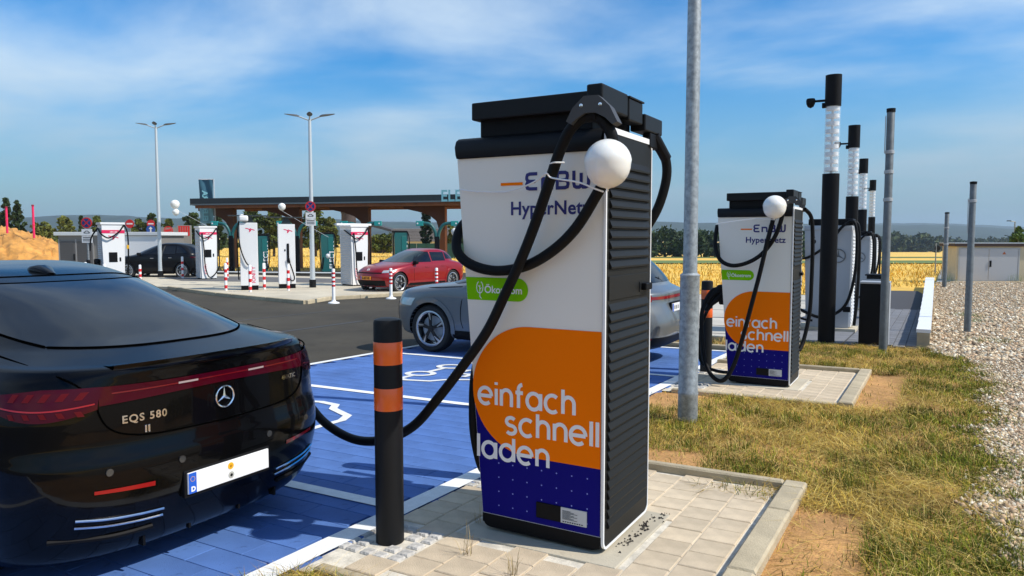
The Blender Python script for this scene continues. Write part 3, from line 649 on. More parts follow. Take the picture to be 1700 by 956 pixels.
# --- leads of the first charger (world coordinates)
cable(C1, [(-1.46, 3.365, 2.325), (-1.53, 3.365, 2.325), (-1.61, 3.375, 2.27), (-1.675, 3.39, 2.17), (-1.74, 3.41, 2.03), (-1.84, 3.43, 1.80), (-1.935, 3.44, 1.60), (-2.03, 3.44, 1.42), (-2.14, 3.44, 1.22), (-2.28, 3.43, 1.03), (-2.47, 3.42, .80), (-2.68, 3.45, .60), (-2.95, 3.50, .47), (-3.25, 3.56, .42), (-3.58, 3.64, .47), (-3.85, 3.72, .60), (-4.05, 3.75, .76), (-4.16, 3.72, .86)])
cable(C1, [(-1.52, 3.37, 2.325), (-1.45, 3.375, 2.31), (-1.395, 3.40, 2.22), (-1.41, 3.43, 2.08), (-1.50, 3.46, 1.95), (-1.62, 3.47, 1.78), (-1.76, 3.48, 1.66), (-1.93, 3.49, 1.575), (-2.12, 3.49, 1.545), (-2.29, 3.49, 1.58), (-2.40, 3.52, 1.66), (-2.43, 3.60, 1.78), (-2.42, 3.72, 1.84), (-2.40, 3.86, 1.82)])
cable(C1, [(-2.40, 3.80, 1.1), (-2.37, 3.66, .92), (-2.345, 3.60, .72), (-2.335, 3.60, .55), (-2.31, 3.64, .36), (-2.28, 3.72, .30)], .026)
cable(C1, [(-1.50, 4.34, 2.30), (-1.46, 4.42, 2.20), (-1.47, 4.44, 2.05), (-1.54, 4.42, 1.85), (-1.70, 4.38, 1.65), (-1.95, 4.36, 1.56), (-2.2, 4.36, 1.7)], .029)
obj('cable_sleeve', MB().tube([(-1.5 + 1.5, .76, 2.33), (.045, .86, 2.20)], .034, 10), BLACK, C1)
w_ = MB(); o_ = C1.location
w_.tube([Vector(p) - o_ for p in crom([(-1.745, 3.405, 2.105), (-1.70, 3.36, 2.108), (-1.655, 3.40, 2.11)], 4)], .004, 6)
obj('cable_tie', w_, WHITE, C1)
# plug in the car's charging port, held by the lead
obj('charging_plug', MB().tube([Vector(p) - C1.location for p in [(-4.10, 3.78, .82), (-4.19, 3.70, .89), (-4.24, 3.63, .92)]], [.036, .045, .034], 12), BLACK, C1, smooth=40)
# --- leads of the second charger
def P2(px, py, y):                                    # kept for readability: lead points were measured on the front plane
    return (px, y, py)
cable(C2, [(-1.60, 9.16, 2.30), (-1.66, 9.13, 2.20), (-1.70, 9.13, 2.02), (-1.76, 9.12, 1.75), (-1.84, 9.11, 1.35), (-1.93, 9.10, .95), (-2.02, 9.08, .55), (-2.12, 9.05, .18), (-2.24, 9.02, -.02), (-2.38, 9.03, .02), (-2.50, 9.12, .20), (-2.58, 9.22, .55), (-2.60, 9.32, .85), (-2.52, 9.45, 1.08), (-2.40, 9.5, 1.12)], .027)
cable(C2, [(-1.58, 9.15, 2.28), (-1.60, 9.14, 2.05), (-1.68, 9.14, 1.80), (-1.82, 9.15, 1.60), (-2.0, 9.16, 1.48), (-2.2, 9.17, 1.44), (-2.36, 9.2, 1.52), (-2.44, 9.28, 1.72), (-2.45, 9.4, 1.95)], .026)
cable(C2, [(-1.47, 10.0, 2.17), (-1.40, 10.12, 2.05), (-1.38, 10.15, 1.7), (-1.38, 10.14, 1.2), (-1.39, 10.12, .8), (-1.44, 10.05, .45), (-1.48, 9.95, .30)], .026)
cable(C2, [(-2.44, 9.55, 1.02), (-2.62, 9.62, .80), (-2.74, 9.70, .45), (-2.74, 9.74, .12), (-2.62, 9.72, .0), (-2.4, 9.66, -.03), (-2.24, 9.62, .0)], .022)
pl = MB()
for dz in (0, .10): pl.tube([Vector(p) - C2.location for p in [(-2.32, 9.55, 1.13 - dz), (-2.42, 9.5, 1.12 - dz), (-2.52, 9.44, 1.02 - dz), (-2.57, 9.38, .92 - dz)]], [.05, .055, .04, .03], 10)
obj('charging_plug', pl, BLACK, C2, smooth=40)
obj('black_box', MB().rbox(-.93, -.80, .16, .34, 1.02, 1.26, .02), BLACK, C2)  # holder for the plugs
# white balloons tied to the leads
def balloon(name_label, cx, cy, cz, r, grp='white balloons', knot=True):
    prof = [(0.0, -1.16), (.05, -1.13), (.025, -1.08), (.09, -1.03)] + [(math.cos(a) * (1 - .04 * (a < 0)), math.sin(a) * (1.03 if a < 0 else 1.0)) for a in np.linspace(-1.46, PI / 2, 18)]
    prof[-1] = (0.0, 1.0)
    o = obj('balloon', MB().lathe([(p[0] * r, p[1] * r) for p in prof], 28 if r > .1 else 16), BALLOON, smooth=80)
    o.location = (cx, cy, cz); return tag(o, name_label, 'balloon', grp)
B1 = balloon('white balloon in front of the large charger', -1.385, 3.32, 2.085, .116)
obj('string', MB().tube(crom([(-.02, 0, -.135), (-.06, -.01, -.12), (-.15, -.005, -.085), (-.26, .005, -.065), (-.33, .04, -.05), (-.35, .03, -.03), (-.42, .08, -.055), (-.55, .15, -.085), (-.70, .20, -.105), (-.90, .205, -.095), (-1.0, .21, -.08)], 5), .0045, 6), WHITE, B1)
B2 = balloon('white balloon in front of the smaller looking charger', -1.66, 9.02, 2.085, .135)
obj('string', MB().tube(crom([(0, 0, -.15), (-.2, .06, -.13), (-.5, .12, -.16), (-.72, .15, -.19)], 5), .004, 6), WHITE, B2)
# ------------------------------------------------------------------ bollards
def bollard(label, x, y, h=1.26, r=.079):
    t = thing('bollard', label, 'bollard', (x, y, gz(x, y) + .025), 0, 'charcoal bollards with orange bands')
    obj('post', MB().lathe([(r, 0), (r, h - .02), (r * .94, h - .004), (r * .6, h + .004), (0, h + .006)], 32), DGREY, t, smooth=40)
    for a, b in ((1.01, 1.135), (.755, .880)):
        obj('reflective_band', MB().lathe([(r + .0006, a), (r + .0016, a + .002), (r + .0016, b - .002), (r + .0006, b)], 32), ORBAND, t, smooth=40)
    return t
bollard('charcoal bollard with two orange bands before the black car', -2.62, 3.16)
bollard('charcoal bollard behind the large front charger', -2.68, 4.42)
bollard('charcoal bollard with orange bands at the smaller looking charger', -2.74, 10.16)
bollard('charcoal bollard hidden by the thick galvanised lamp post', -2.62, 8.96)
# ------------------------------------------------------------------ galvanised posts on the verge
STEELD = mat('shade_dark_steel', (.15, .17, .18), .55, metal=.3, var=.25, scale=10)  # galvanised steel darkened: the slim posts' shaded look is put into the colour
def post(name, label, x, y, secs, n=20, cat='post', bands=()):
    t = thing(name, label, cat, (x, y, gz(x, y)), 0)
    prof = []
    for z, r in secs: prof.append((r, z))
    obj('shaft', MB().lathe(prof, n), GALV if cat != 'post' else STEELD, t, smooth=40)
    for z, r in bands: obj('clamp', MB().lathe([(r, z - .03), (r + .012, z - .025), (r + .012, z + .025), (r, z + .03)], n), STEEL, t, smooth=40)
    return t
post('lamp_post', 'thick galvanised lamp post standing in the dry grass', -2.03, 6.91, [(-.1, .094), (.30, .094), (.315, .098), (.33, .092), (1.43, .091), (1.45, .095), (1.47, .070), (1.50, .067), (5.4, .058), (7.5, .05)], 28, 'lamp post')
p2 = post('fence_post', 'slim galvanised post beside the black cabinet', -0.72, 13.55, [(-.05, .065), (.02, .09), (.05, .062), (3.98, .060), (4.0, .05)], 16, bands=((3.0, .060), (3.32, .060), (2.55, .06)))
obj('wire_clip', MB().tube([(-.07, -.06, 3.3), (-.07, -.06, 3.9)], .008, 6), STEEL, p2); obj('post_cap', MB().lathe([(.066, 3.96), (.068, 4.02), (0, 4.03)], 16), BLACK, p2)
p3 = post('fence_post', 'galvanised post rising from the gravel before the shed', 0.60, 17.74, [(-.05, .065), (3.10, .060), (3.12, .05)], 14, bands=((2.75, .060),))
obj('post_cap', MB().lathe([(.064, 3.09), (.066, 3.14), (0, 3.15)], 14), BLACK, p3); obj('wire_clip', MB().tube([(-.07, -.05, 2.1), (-.08, -.05, 2.8)], .008, 6), STEEL, p3)
p4 = post('fence_post', 'far galvanised post at the shed corner', 0.33, 36.5, [(-.05, .085), (3.20, .085), (3.22, .07)], 10, bands=((2.6, .085), (1.9, .085)))
obj('post_cap', MB().lathe([(.09, 3.19), (.09, 3.25), (0, 3.26)], 10), BLACK, p4)
# ================================================================== CARS
class CarShape:
    # stacked horizontal sections: rows of z, rear x, front x, half width, rear rounding length, front rounding length
    def __init__(s, rows, mr=3.2, nr=2.1, mf=3.0, nf=2.0, k=6):
        R = np.array(rows, float); out = []
        n = len(R)
        for i in range(n - 1):
            p0, p1, p2, p3 = R[max(i - 1, 0)], R[i], R[i + 1], R[min(i + 2, n - 1)]
            for j in range(k):
                t = j / k
                q = 0.5 * (2 * p1 + (p2 - p0) * t + (2 * p0 - 5 * p1 + 4 * p2 - p3) * t * t + (3 * p1 - p0 - 3 * p2 + p3) * t ** 3)
                lo, hi = np.minimum(p1, p2), np.maximum(p1, p2); out.append(np.clip(q, lo, hi))
        out.append(R[-1]); D = np.array(out)
        keep = [0] + [i for i in range(1, len(D)) if D[i, 0] > D[i - 1, 0] + 1e-5]
        s.D = D[keep]; s.e = (mr, nr, mf, nf)
    def row(s, z):
        r = [float(np.interp(z, s.D[:, 0], s.D[:, c])) for c in range(1, 6)]
        L = max(.02, r[1] - r[0]); r[3] = min(r[3], .49 * L); r[4] = min(r[4], .49 * L); return r
    def rear(s, phi, z):               # phi in (-pi/2, pi/2), 0 at the centre line
        xr, xf, w, lr, lf = s.row(z); a = abs(phi); sg = 1 if phi >= 0 else -1
        return Vector((xr + lr * (1 - math.cos(a) ** (2 / s.e[1])), sg * w * math.sin(a) ** (2 / s.e[0]), z))
    def front(s, phi, z):
        xr, xf, w, lr, lf = s.row(z); a = abs(phi); sg = 1 if phi >= 0 else -1
        return Vector((xf - lf * (1 - math.cos(a) ** (2 / s.e[3])), sg * w * math.sin(a) ** (2 / s.e[2]), z))
    def phi_rear(s, y, z):
        w = s.row(z)[2]; q = min(1.0, abs(y) / w); return math.copysign(math.asin(min(1, q ** (s.e[0] / 2))), y)
    def phi_front(s, y, z):
        w = s.row(z)[2]; q = min(1.0, abs(y) / w); return math.copysign(math.asin(min(1, q ** (s.e[2] / 2))), y)
    def ryz(s, y, z): return s.rear(s.phi_rear(y, z), z)
    def fyz(s, y, z): return s.front(s.phi_front(y, z), z)
    def side(s, x, z, sg=1):
        xr, xf, w, lr, lf = s.row(z); y = w
        if x < xr + lr: y = w * max(0, 1 - min(1, max(0, (xr + lr - x) / lr)) ** s.e[1]) ** (1 / s.e[0])
        elif x > xf - lf: y = w * max(0, 1 - min(1, max(0, (x - xf + lf) / lf)) ** s.e[3]) ** (1 / s.e[2])
        return Vector((x, sg * y, z))
    def nrm(s, f, a, z):
        e = 1e-3; p = f(a, z); du = f(a + e, z) - f(a - e, z) if True else None; dv = f(a, z + e) - f(a, z - e)
        n = du.cross(dv)
        if n.length < 1e-12: return Vector((0, 0, 1))
        n.normalize()
        c = Vector((2.4, 0, .7)); return n if n.dot(p - c) > 0 else -n
    def skin(s):
        rings = []
        for r in s.D:
            z = r[0]; half = []
            for i in range(15): half.append(s.rear((PI / 2) * i / 14, z))
            a, b = half[-1], s.front(PI / 2, z)
            for i in range(1, 16): half.append(a.lerp(b, i / 16))
            for i in range(15): half.append(s.front((PI / 2) * (1 - i / 14), z))
            full = half + [Vector((p.x, -p.y, p.z)) for p in reversed(half[1:-1])]
            rings.append(full)
        m = MB(); nj = len(rings[0]); vs = [p for r in rings for p in r]
        fs = [(i * nj + j, i * nj + (j + 1) % nj, (i + 1) * nj + (j + 1) % nj, (i + 1) * nj + j) for i in range(len(rings) - 1) for j in range(nj)]
        fs = [tuple(reversed(f)) for f in fs]
        k = len(vs); top = (len(rings) - 1) * nj
        vs += [Vector((sum(p.x for p in rings[0]) / nj, 0, rings[0][0].z)), Vector((sum(p.x for p in rings[-1]) / nj, 0, rings[-1][0].z + .001))]
        fs += [(k, j, (j + 1) % nj) for j in range(nj)] + [(k + 1, top + (j + 1) % nj, top + j) for j in range(nj)]
        m.add(vs, fs); return m
    def patch(s, fn, a0, a1, zlo, zhi, off=.004, na=16, nz=8):
        # a patch lying on the skin: fn = s.rear / s.front / s.ryz / s.fyz / s.side with first coordinate a
        P = []
        for i in range(na + 1):
            a = a0 + (a1 - a0) * i / na; lo = zlo(a) if callable(zlo) else zlo; hi = zhi(a) if callable(zhi) else zhi; col = []
            for j in range(nz + 1):
                z = lo + (hi - lo) * j / nz; col.append(fn(a, z) + s.nrm(fn, a, z) * off)
            P.append(col)
        m = MB().grid(P); p0 = P[0][0]
        e = (P[1][0] - P[0][0]).cross(P[0][1] - P[0][0]); 
        if e.dot(P[0][0] - Vector((2.4, 0, .7))) < 0: m.f = [tuple(reversed(f)) for f in m.f]
        return m
    def line(s, fn, pts, r=.0035, off=.0, k=6):
        q = []
        for a, z in pts: q.append(fn(a, z) + s.nrm(fn, a, z) * off)
        return MB().tube(crom(q, k), r, 6)
def cut_arches(o, centres, r, wmax, m):
    o.data.materials.append(m)
    cut = MB()
    for cx, cz in centres:
        for sg in (-1, 1): cut.lathe([(r, min(sg * .52, sg * (wmax + .2))), (r, max(sg * .52, sg * (wmax + .2)))], 40, 'y', (cx, 0, cz))
    me = cut.mesh('cutter', 0, m); bm = bmesh.new(); bm.from_mesh(me); bmesh.ops.recalc_face_normals(bm, faces=bm.faces[:]); bm.to_mesh(me); bm.free()
    c = bpy.data.objects.new('cutter', me); COL.objects.link(c); c.matrix_world = Matrix.Identity(4)
    tmp = bpy.data.objects.new('tmp', o.data); COL.objects.link(tmp)
    md = tmp.modifiers.new('b', 'BOOLEAN'); md.operation = 'DIFFERENCE'; md.object = c; md.solver = 'EXACT'
    dg = bpy.context.evaluated_depsgraph_get(); me2 = bpy.data.meshes.new_from_object(tmp.evaluated_get(dg))
    me2.polygons.foreach_set('use_smooth', [True] * len(me2.polygons)); me2.set_sharp_from_angle(angle=math.radians(38))
    o.data = me2; bpy.data.objects.remove(tmp); bpy.data.objects.remove(c)
def wheel(parent, x, y, z, R, rim_r, width, sg, spokes=5, two_tone=True, twist=.25):
    hw = width / 2
    t = MB().lathe([(rim_r - .005, -hw * .9), (R - .03, -hw), (R - .006, -hw * .8), (R, -hw * .5), (R, hw * .5), (R - .006, hw * .8), (R - .03, hw), (rim_r - .005, hw * .9)], 40, 'y', caps=False)
    w = obj('wheel', t, TYRE, parent, smooth=50); w.location = (x, y, z)
    f = sg * hw * .92
    rm = MB().lathe([(rim_r * .97, -sg * hw * .6), (rim_r * .93, sg * hw * .3), (rim_r * .93, f * .82), (rim_r, f * .96), (rim_r + .006, f), (rim_r - .012, f + sg * .004), (rim_r - .03, f * .9)], 40, 'y', caps=False)
    obj('rim', rm, RIM, w, smooth=40)
    for k in range(spokes):
        sp = MB(); st = MB()
        a = 2 * PI * k / spokes + .3
        def pp(r, da, yy): return (r * math.cos(a + da), yy, r * math.sin(a + da))
        r1, r2, rm_ = rim_r * .16, rim_r * .95, rim_r * .55
        q0, q1 = f * .80, f * .92
        fr = [pp(r1, -.55, q1), pp(rm_, -.20 + twist * .5, q1 + sg * .004), pp(r2, -.20 + twist, q1), pp(r2, .17 + twist, q1), pp(rm_, .17 + twist * .5, q1 + sg * .004), pp(r1, .55, q1)]
        bk = [(p[0], q0, p[2]) for p in fr]
        sp.add(fr + bk, [(0, 1, 2, 3, 4, 5), (6, 11, 10, 9, 8, 7)] + [(i, 6 + i, 6 + (i + 1) % 6, (i + 1) % 6) for i in range(6)])
        g = [pp(rim_r * .5, .02 + twist * .5, q1 + sg * .0065), pp(r2, -.17 + twist, q1 + sg * .003), pp(r2, -.02 + twist, q1 + sg * .003), pp(rim_r * .5, .10 + twist * .5, q1 + sg * .0065)]
        st.add(g + [(p[0], p[1] - sg * .006, p[2]) for p in g], [(0, 1, 2, 3), (7, 6, 5, 4)] + [(i, 4 + i, 4 + (i + 1) % 4, (i + 1) % 4) for i in range(4)])
        obj('spoke', sp, RIMD if two_tone else RIM, w); obj('spoke_facing', st, RIM, w)
    obj('hub', MB().lathe([(rim_r * .2, f * .78), (rim_r * .18, f * .97), (0, f)] , 16, 'y'), RIMD, w)
    obj('brake_disc', MB().lathe([(.04, sg * hw * .1), (rim_r * .72, sg * hw * .1), (rim_r * .72, sg * hw * .22), (.04, sg * hw * .22)], 24, 'y'), STEEL, w)
    return w
def star_emblem(R, tube_r=.0055, depth=.008):
    m = MB(); k = 40
    P = [[((R + tube_r * math.cos(b)) * math.cos(a), (R + tube_r * math.cos(b)) * math.sin(a), tube_r * math.sin(b) + tube_r) for b in np.linspace(0, 2 * PI, 9)] for a in np.linspace(0, 2 * PI, k + 1)]
    m.grid(P)
    for q in range(3):
        a = PI / 2 + q * 2 * PI / 3; tip = (R * math.cos(a), R * math.sin(a), .002); w = R * .17
        l = (w * math.cos(a + PI / 3), w * math.sin(a + PI / 3), .002); r = (w * math.cos(a - PI / 3), w * math.sin(a - PI / 3), .002); c = (0, 0, depth)
        m.add([tip, l, r, c], [(0, 1, 3), (0, 3, 2)])
    return m
def mirror(parent, x, y, z, sg, m, s=1.0):
    b = MB().rbox(-.07 * s, .09 * s, -.10 * s, .10 * s, -.065 * s, .07 * s, .04 * s, 3); b.tube([(0, -sg * .05, -.05), (.03, -sg * .18, -.09)], .025, 8)
    o = obj('door_mirror', b, m, parent, smooth=60); o.location = (x, y + sg * .10, z); return o
# ---------------------------------------------------------------- black fastback in front
eq = CarShape([(.11, .30, 4.95, .82, .45, .6), (.15, .17, 5.08, .90, .46, .7), (.25, .085, 5.16, .942, .48, .8), (.42, .02, 5.20, .960, .50, .85), (.54, .0, 5.21, .963, .50, .9), (.63, .004, 5.20, .963, .50, .95), (.68, .018, 5.18, .962, .50, 1.0),
                (.74, .030, 5.14, .958, .50, 1.05), (.86, .030, 5.05, .945, .50, 1.1), (.97, .030, 4.92, .920, .52, 1.15), (1.03, .022, 4.70, .890, .56, 1.2), (1.065, .012, 4.5, .862, .62, 1.2), (1.085, .022, 4.35, .848, .70, 1.25), (1.098, .10, 4.25, .840, .82, 1.25), (1.125, .27, 4.10, .832, .95, 1.3),
                (1.16, .45, 3.95, .820, 1.05, 1.3), (1.24, .71, 3.72, .79, 1.20, 1.2), (1.33, 1.02, 3.42, .75, 1.3, 1.1), (1.42, 1.38, 3.10, .705, 1.2, 1.0), (1.49, 1.76, 2.85, .645, .7, .6), (1.525, 2.06, 2.70, .56, .4, .4), (1.542, 2.25, 2.58, .42, .2, .2), (1.548, 2.36, 2.50, .2, .1, .1)], mr=3.0, nr=2.15)
EQX, EQY = -3.27, 2.61
EQ = thing('parked_car', 'black fastback saloon plugged in beside the bollard, seen from behind', 'car', (EQX, EQY, gz(EQX - 2, EQY) + .045), PI)
EQ.rotation_euler = (0, 0, PI + math.radians(0))
eb = obj('body', eq.skin(), BPAINT, EQ, smooth=40); cut_arches(eb, [(.95, .36), (4.16, .36)], .385, .97, BLACK)
pm = lambda z: .56 + .66 * max(0, min(1, (z - 1.14) / .29)) ** .62
ew = lambda a, z: eq.rear(max(-1.5, min(1.5, a * pm(z))), z)
wlo = lambda a: 1.142 + .012 * abs(a) ** 2.2
whi = lambda a: 1.432 - .075 * abs(a) ** 5
obj('rear_window', eq.patch(ew, -1, 1, wlo, whi, .004, 28, 14), CGLASS, EQ, smooth=60)
obj('window_seal', eq.line(ew, [(a, wlo(a) - .002) for a in np.linspace(-1, 1, 15)], .006, .002), SEAM, EQ)
obj('window_seal', eq.line(ew, [(a, whi(a) + .002) for a in np.linspace(-1, 1, 15)], .006, .002), SEAM, EQ)
for sg in (-1, 1):
    obj('window_seal', eq.line(ew, [(sg, wlo(1) + t * (whi(1) - wlo(1))) for t in np.linspace(0, 1, 9)], .006, .002), SEAM, EQ)
    obj('side_window', eq.patch(lambda x, z: eq.side(x, z, sg), 1.55, 3.3, lambda x: 1.075 + .0, lambda x: min(1.42, 1.10 + .34 * max(0, (x - 1.45)) ** .6, 1.10 + .40 * max(0, 3.42 - x) ** .65), .004, 26, 8), CGLASS, EQ, smooth=60)
    mirror(EQ, 3.35, sg * .90, 1.05, sg, BPAINT)
obj('roof_seam', eq.line(eq.rear, [(a, 1.468 - .06 * abs(a) ** 4) for a in np.linspace(-.9, .9, 13)], .004, .001), SEAM, EQ)
rz = lambda x: float(np.interp(x, eq.D[:, 1][eq.D[:, 0] > 1.1], eq.D[:, 0][eq.D[:, 0] > 1.1]))
fin = MB().tube([(1.66, 0, rz(1.66) + .002), (1.78, 0, rz(1.78) + .012), (1.86, 0, rz(1.86) + .008)], [.018, .05, .03], 12); fin.v = [(p[0], p[1] * 1.5, rz(p[0]) - .01 + (p[2] - rz(p[0]) + .01) * .7) for p in fin.v]
obj('roof_antenna', fin, BPAINT, EQ, smooth=60)
# spoiler lip on the boot lid
lip = []
for y in np.linspace(-.56, .56, 31):
    b = eq.ryz(y, 1.075); k = 1 - (abs(y) / .58) ** 4
    lip.append([b + Vector((.10, 0, .018)), b + Vector((.03, 0, .019 + .012 * k)), b + Vector((-.035 * k - .002, 0, .024 + .016 * k)), b + Vector((-.030 * k, 0, .010)), b + Vector((.01, 0, -.012))])
lm_ = MB().grid(lip); lm_.f = [tuple(reversed(f)) for f in lm_.f]; obj('boot_spoiler', lm_, BPAINT, EQ, smooth=50)
# light bar and lamps
barlo = lambda y: .940 - .022 * (abs(y) / .63) ** 2; barhi = lambda y: 1.003 + .004 * (abs(y) / .63) ** 2
bar = obj('light_bar', eq.patch(eq.ryz, -.632, .632, barlo, barhi, .006, 28, 4), TLAMP, EQ, smooth=60)
obj('light_strip', eq.patch(eq.ryz, -.58, .58, lambda y: .974 - .01 * (abs(y) / .8) ** 2, lambda y: .981 - .01 * (abs(y) / .8) ** 2, .0085, 24, 1), mat('lamp_red_dim', (.13, .003, .008), .2, coat=.4), bar)
for sg in (-1, 1):
    obj('glint_strip', eq.patch(eq.ryz, sg * .16, sg * .27, .972, .982, .009, 6, 1), mat('glint_grey', (.35, .27, .27), .3), bar)  # pale grey strip painted in as a glint on the light bar
    lo = lambda a: .925 - .062 * math.sin(min(1, max(0, (abs(a) - .50) / .95)) * PI) ; hi = lambda a: 1.008 - .03 * max(0, (abs(a) - 1.0) / .5)
    lamp = obj('tail_light', eq.patch(eq.rear, sg * .60, sg * 1.42, lo, hi, .007, 26, 8), TLAMP, EQ, smooth=60)
    obj('light_strip', eq.patch(eq.rear, sg * .62, sg * 1.38, lambda a: .940 - .03 * math.sin(min(1, max(0, (abs(a) - .50) / .95)) * PI), lambda a: .947 - .03 * math.sin(min(1, max(0, (abs(a) - .50) / .95)) * PI), .0095, 16, 1), TLRED, lamp)
    for k in range(5):
        a0 = .72 + k * .125
        obj('light_element', eq.patch(lambda a, z, a0=a0: eq.rear(a + sg * (z - .94) * -1.1, z), sg * a0, sg * (a0 + .055), .955, .990, .009, 3, 3), mat('lamp_red_deep', (.09, .002, .004), .4, spec=.2), lamp)
        obj('light_element', eq.patch(lambda a, z, a0=a0: eq.rear(a + sg * (z - .94) * 1.1, z), sg * (a0 + .02), sg * (a0 + .065), .880, .905, .009, 3, 2), mat('lamp_red_deep', (.20, .003, .008), .12), lamp)
    # boot shut line beside the lamp
    obj('panel_gap', eq.line(eq.ryz, [(sg * .76, 1.125), (sg * .74, 1.06), (sg * .69, 1.01), (sg * .645, .95), (sg * .635, .88), (sg * .60, .81), (sg * .52, .765), (sg * .36, .742), (0, .732)], .0045, .001), SEAM, EQ)
    obj('reflector', eq.patch(eq.ryz, sg * .42, sg * .68, lambda y: .492 + .02 * (abs(y) - .4) / .3, lambda y: .516 + .012 * (abs(y) - .4) / .3, .004, 12, 2), TLRED, EQ, smooth=60)
    for dz in (0, .035): obj('chrome_trim', eq.line(eq.ryz, [(sg * .36, .355 - dz), (sg * .48, .362 - dz), (sg * .62, .375 - dz), (sg * .74, .395 - dz)], .006, .006), CHROME, EQ)
    obj('exhaust_trim', eq.line(eq.ryz, [(sg * .40, .27), (sg * .6, .275), (sg * .82, .30)], .012, .004), BLACK, EQ)
    obj('panel_gap', eq.line(lambda x, z: eq.side(x, z, sg), [(.42, .52), (.50, .60), (.55, .72), (.57, .86)], .004, .001), SEAM, EQ)
    for y, z in ((.62, .605), (.28, .59)):
        p = eq.ryz(sg * y, z); q = obj('parking_sensor', MB().lathe([(.018, -.004), (.018, .003), (.013, .003), (.013, .0)], 14, 'x'), mat('sensor_ring', (.03, .03, .03), .25, coat=1), EQ); q.location = p + Vector((-.002, 0, 0))
for y in (-.42, -.16, .16, .42): obj('diffuser_fin', MB().rbox(.125, .40, y - .007, y + .007, .165, .24, .003), BLACK, EQ)
# number plate
pz = .455; pp_ = eq.ryz(0, pz).x
plate = obj('number_plate', MB().rbox(pp_ - .022, pp_ - .004, -.26, .26, pz - .055, pz + .055, .003), mat('plate_white', (.80, .80, .80), .4), EQ)
obj('plate_holder', MB().rbox(pp_ - .012, pp_ + .02, -.275, .275, pz - .075, pz + .068, .006), BLACK, EQ)
bb = obj('blue_band', MB().box(pp_ - .0236, pp_ - .022, .213, .258, pz - .053, pz + .053), PLBLUE, plate)
def onrear(mbx, y, z, x):      # print that faces the rear of the car (local -x); reads towards -y
    mbx.v = [(x - p[2], y - p[0], z + p[1]) for p in mbx.v]; return mbx
obj('lettering', onrear(font_mb('D', .034, .002), .246, pz - .042, pp_ - .0245), LETTER, bb)
sr = MB()
for k in range(12): sr.sheet([(.2355 + p[0], pz + .022 + p[1]) for p in [(.0125 * math.cos(k * PI / 6) + q[0], .0125 * math.sin(k * PI / 6) + q[1]) for q in circ(0, 0, .0022, 6)]], pp_ - .0245, 'yz')
obj('star_ring', sr, YELLOW, bb)
def disc(y, z, r, x, m, nm): return obj(nm, MB().lathe([(r, 0), (r, -.0015), (0, -.0015)], 20, 'x', (x, y, z)), m, plate)
disc(.0, pz + .026, .0185, pp_ - .0222, YELLOW, 'inspection_seal'); disc(-.002, pz - .024, .0185, pp_ - .0222, mat('seal_grey', (.42, .42, .38), .5), 'registration_seal')
disc(.0, pz + .026, .007, pp_ - .0240, mat('seal_brown', (.45, .2, .01), .5), 'seal_mark'); disc(-.002, pz - .024, .008, pp_ - .0240, BLACK, 'seal_mark')
# badges on the boot lid
sx = eq.ryz(0, .858)
em = star_emblem(.056, .005, .010); em.v = [(-p[2], -p[0], p[1]) for p in em.v]
e_ = obj('star_badge', em, CHROME, EQ, smooth=40); e_.location = sx + Vector((-.004, 0, 0))
def badge(text, size, y, z, bold=.001, nm='lettering', sp=1.05):
    m = font_mb(text, size, bold, spacing=sp); x0 = eq.ryz(y, z)
    m.v = [tuple(eq.ryz(y - p[0], z + p[1]) + Vector((-.006, 0, 0))) for p in m.v]
    return obj(nm, m, CHROME, EQ)
badge('EQS 580', .052, .548, .822, .0012, sp=1.18); badge('4MATIC', .036, -.42, .872, .0007)
for dy in (0, .016): obj('lid_button', MB().rbox(-.004, .004, -.005, .005, -.018, .018, .002), CHROME, EQ, loc=eq.ryz(.425 + dy, .778) + Vector((-.003, 0, 0)))
for sg in (-1, 1):
    for x in (.95, 4.16): wheel(EQ, x, sg * .84, .36 - .01, .36, .27, .25, sg)
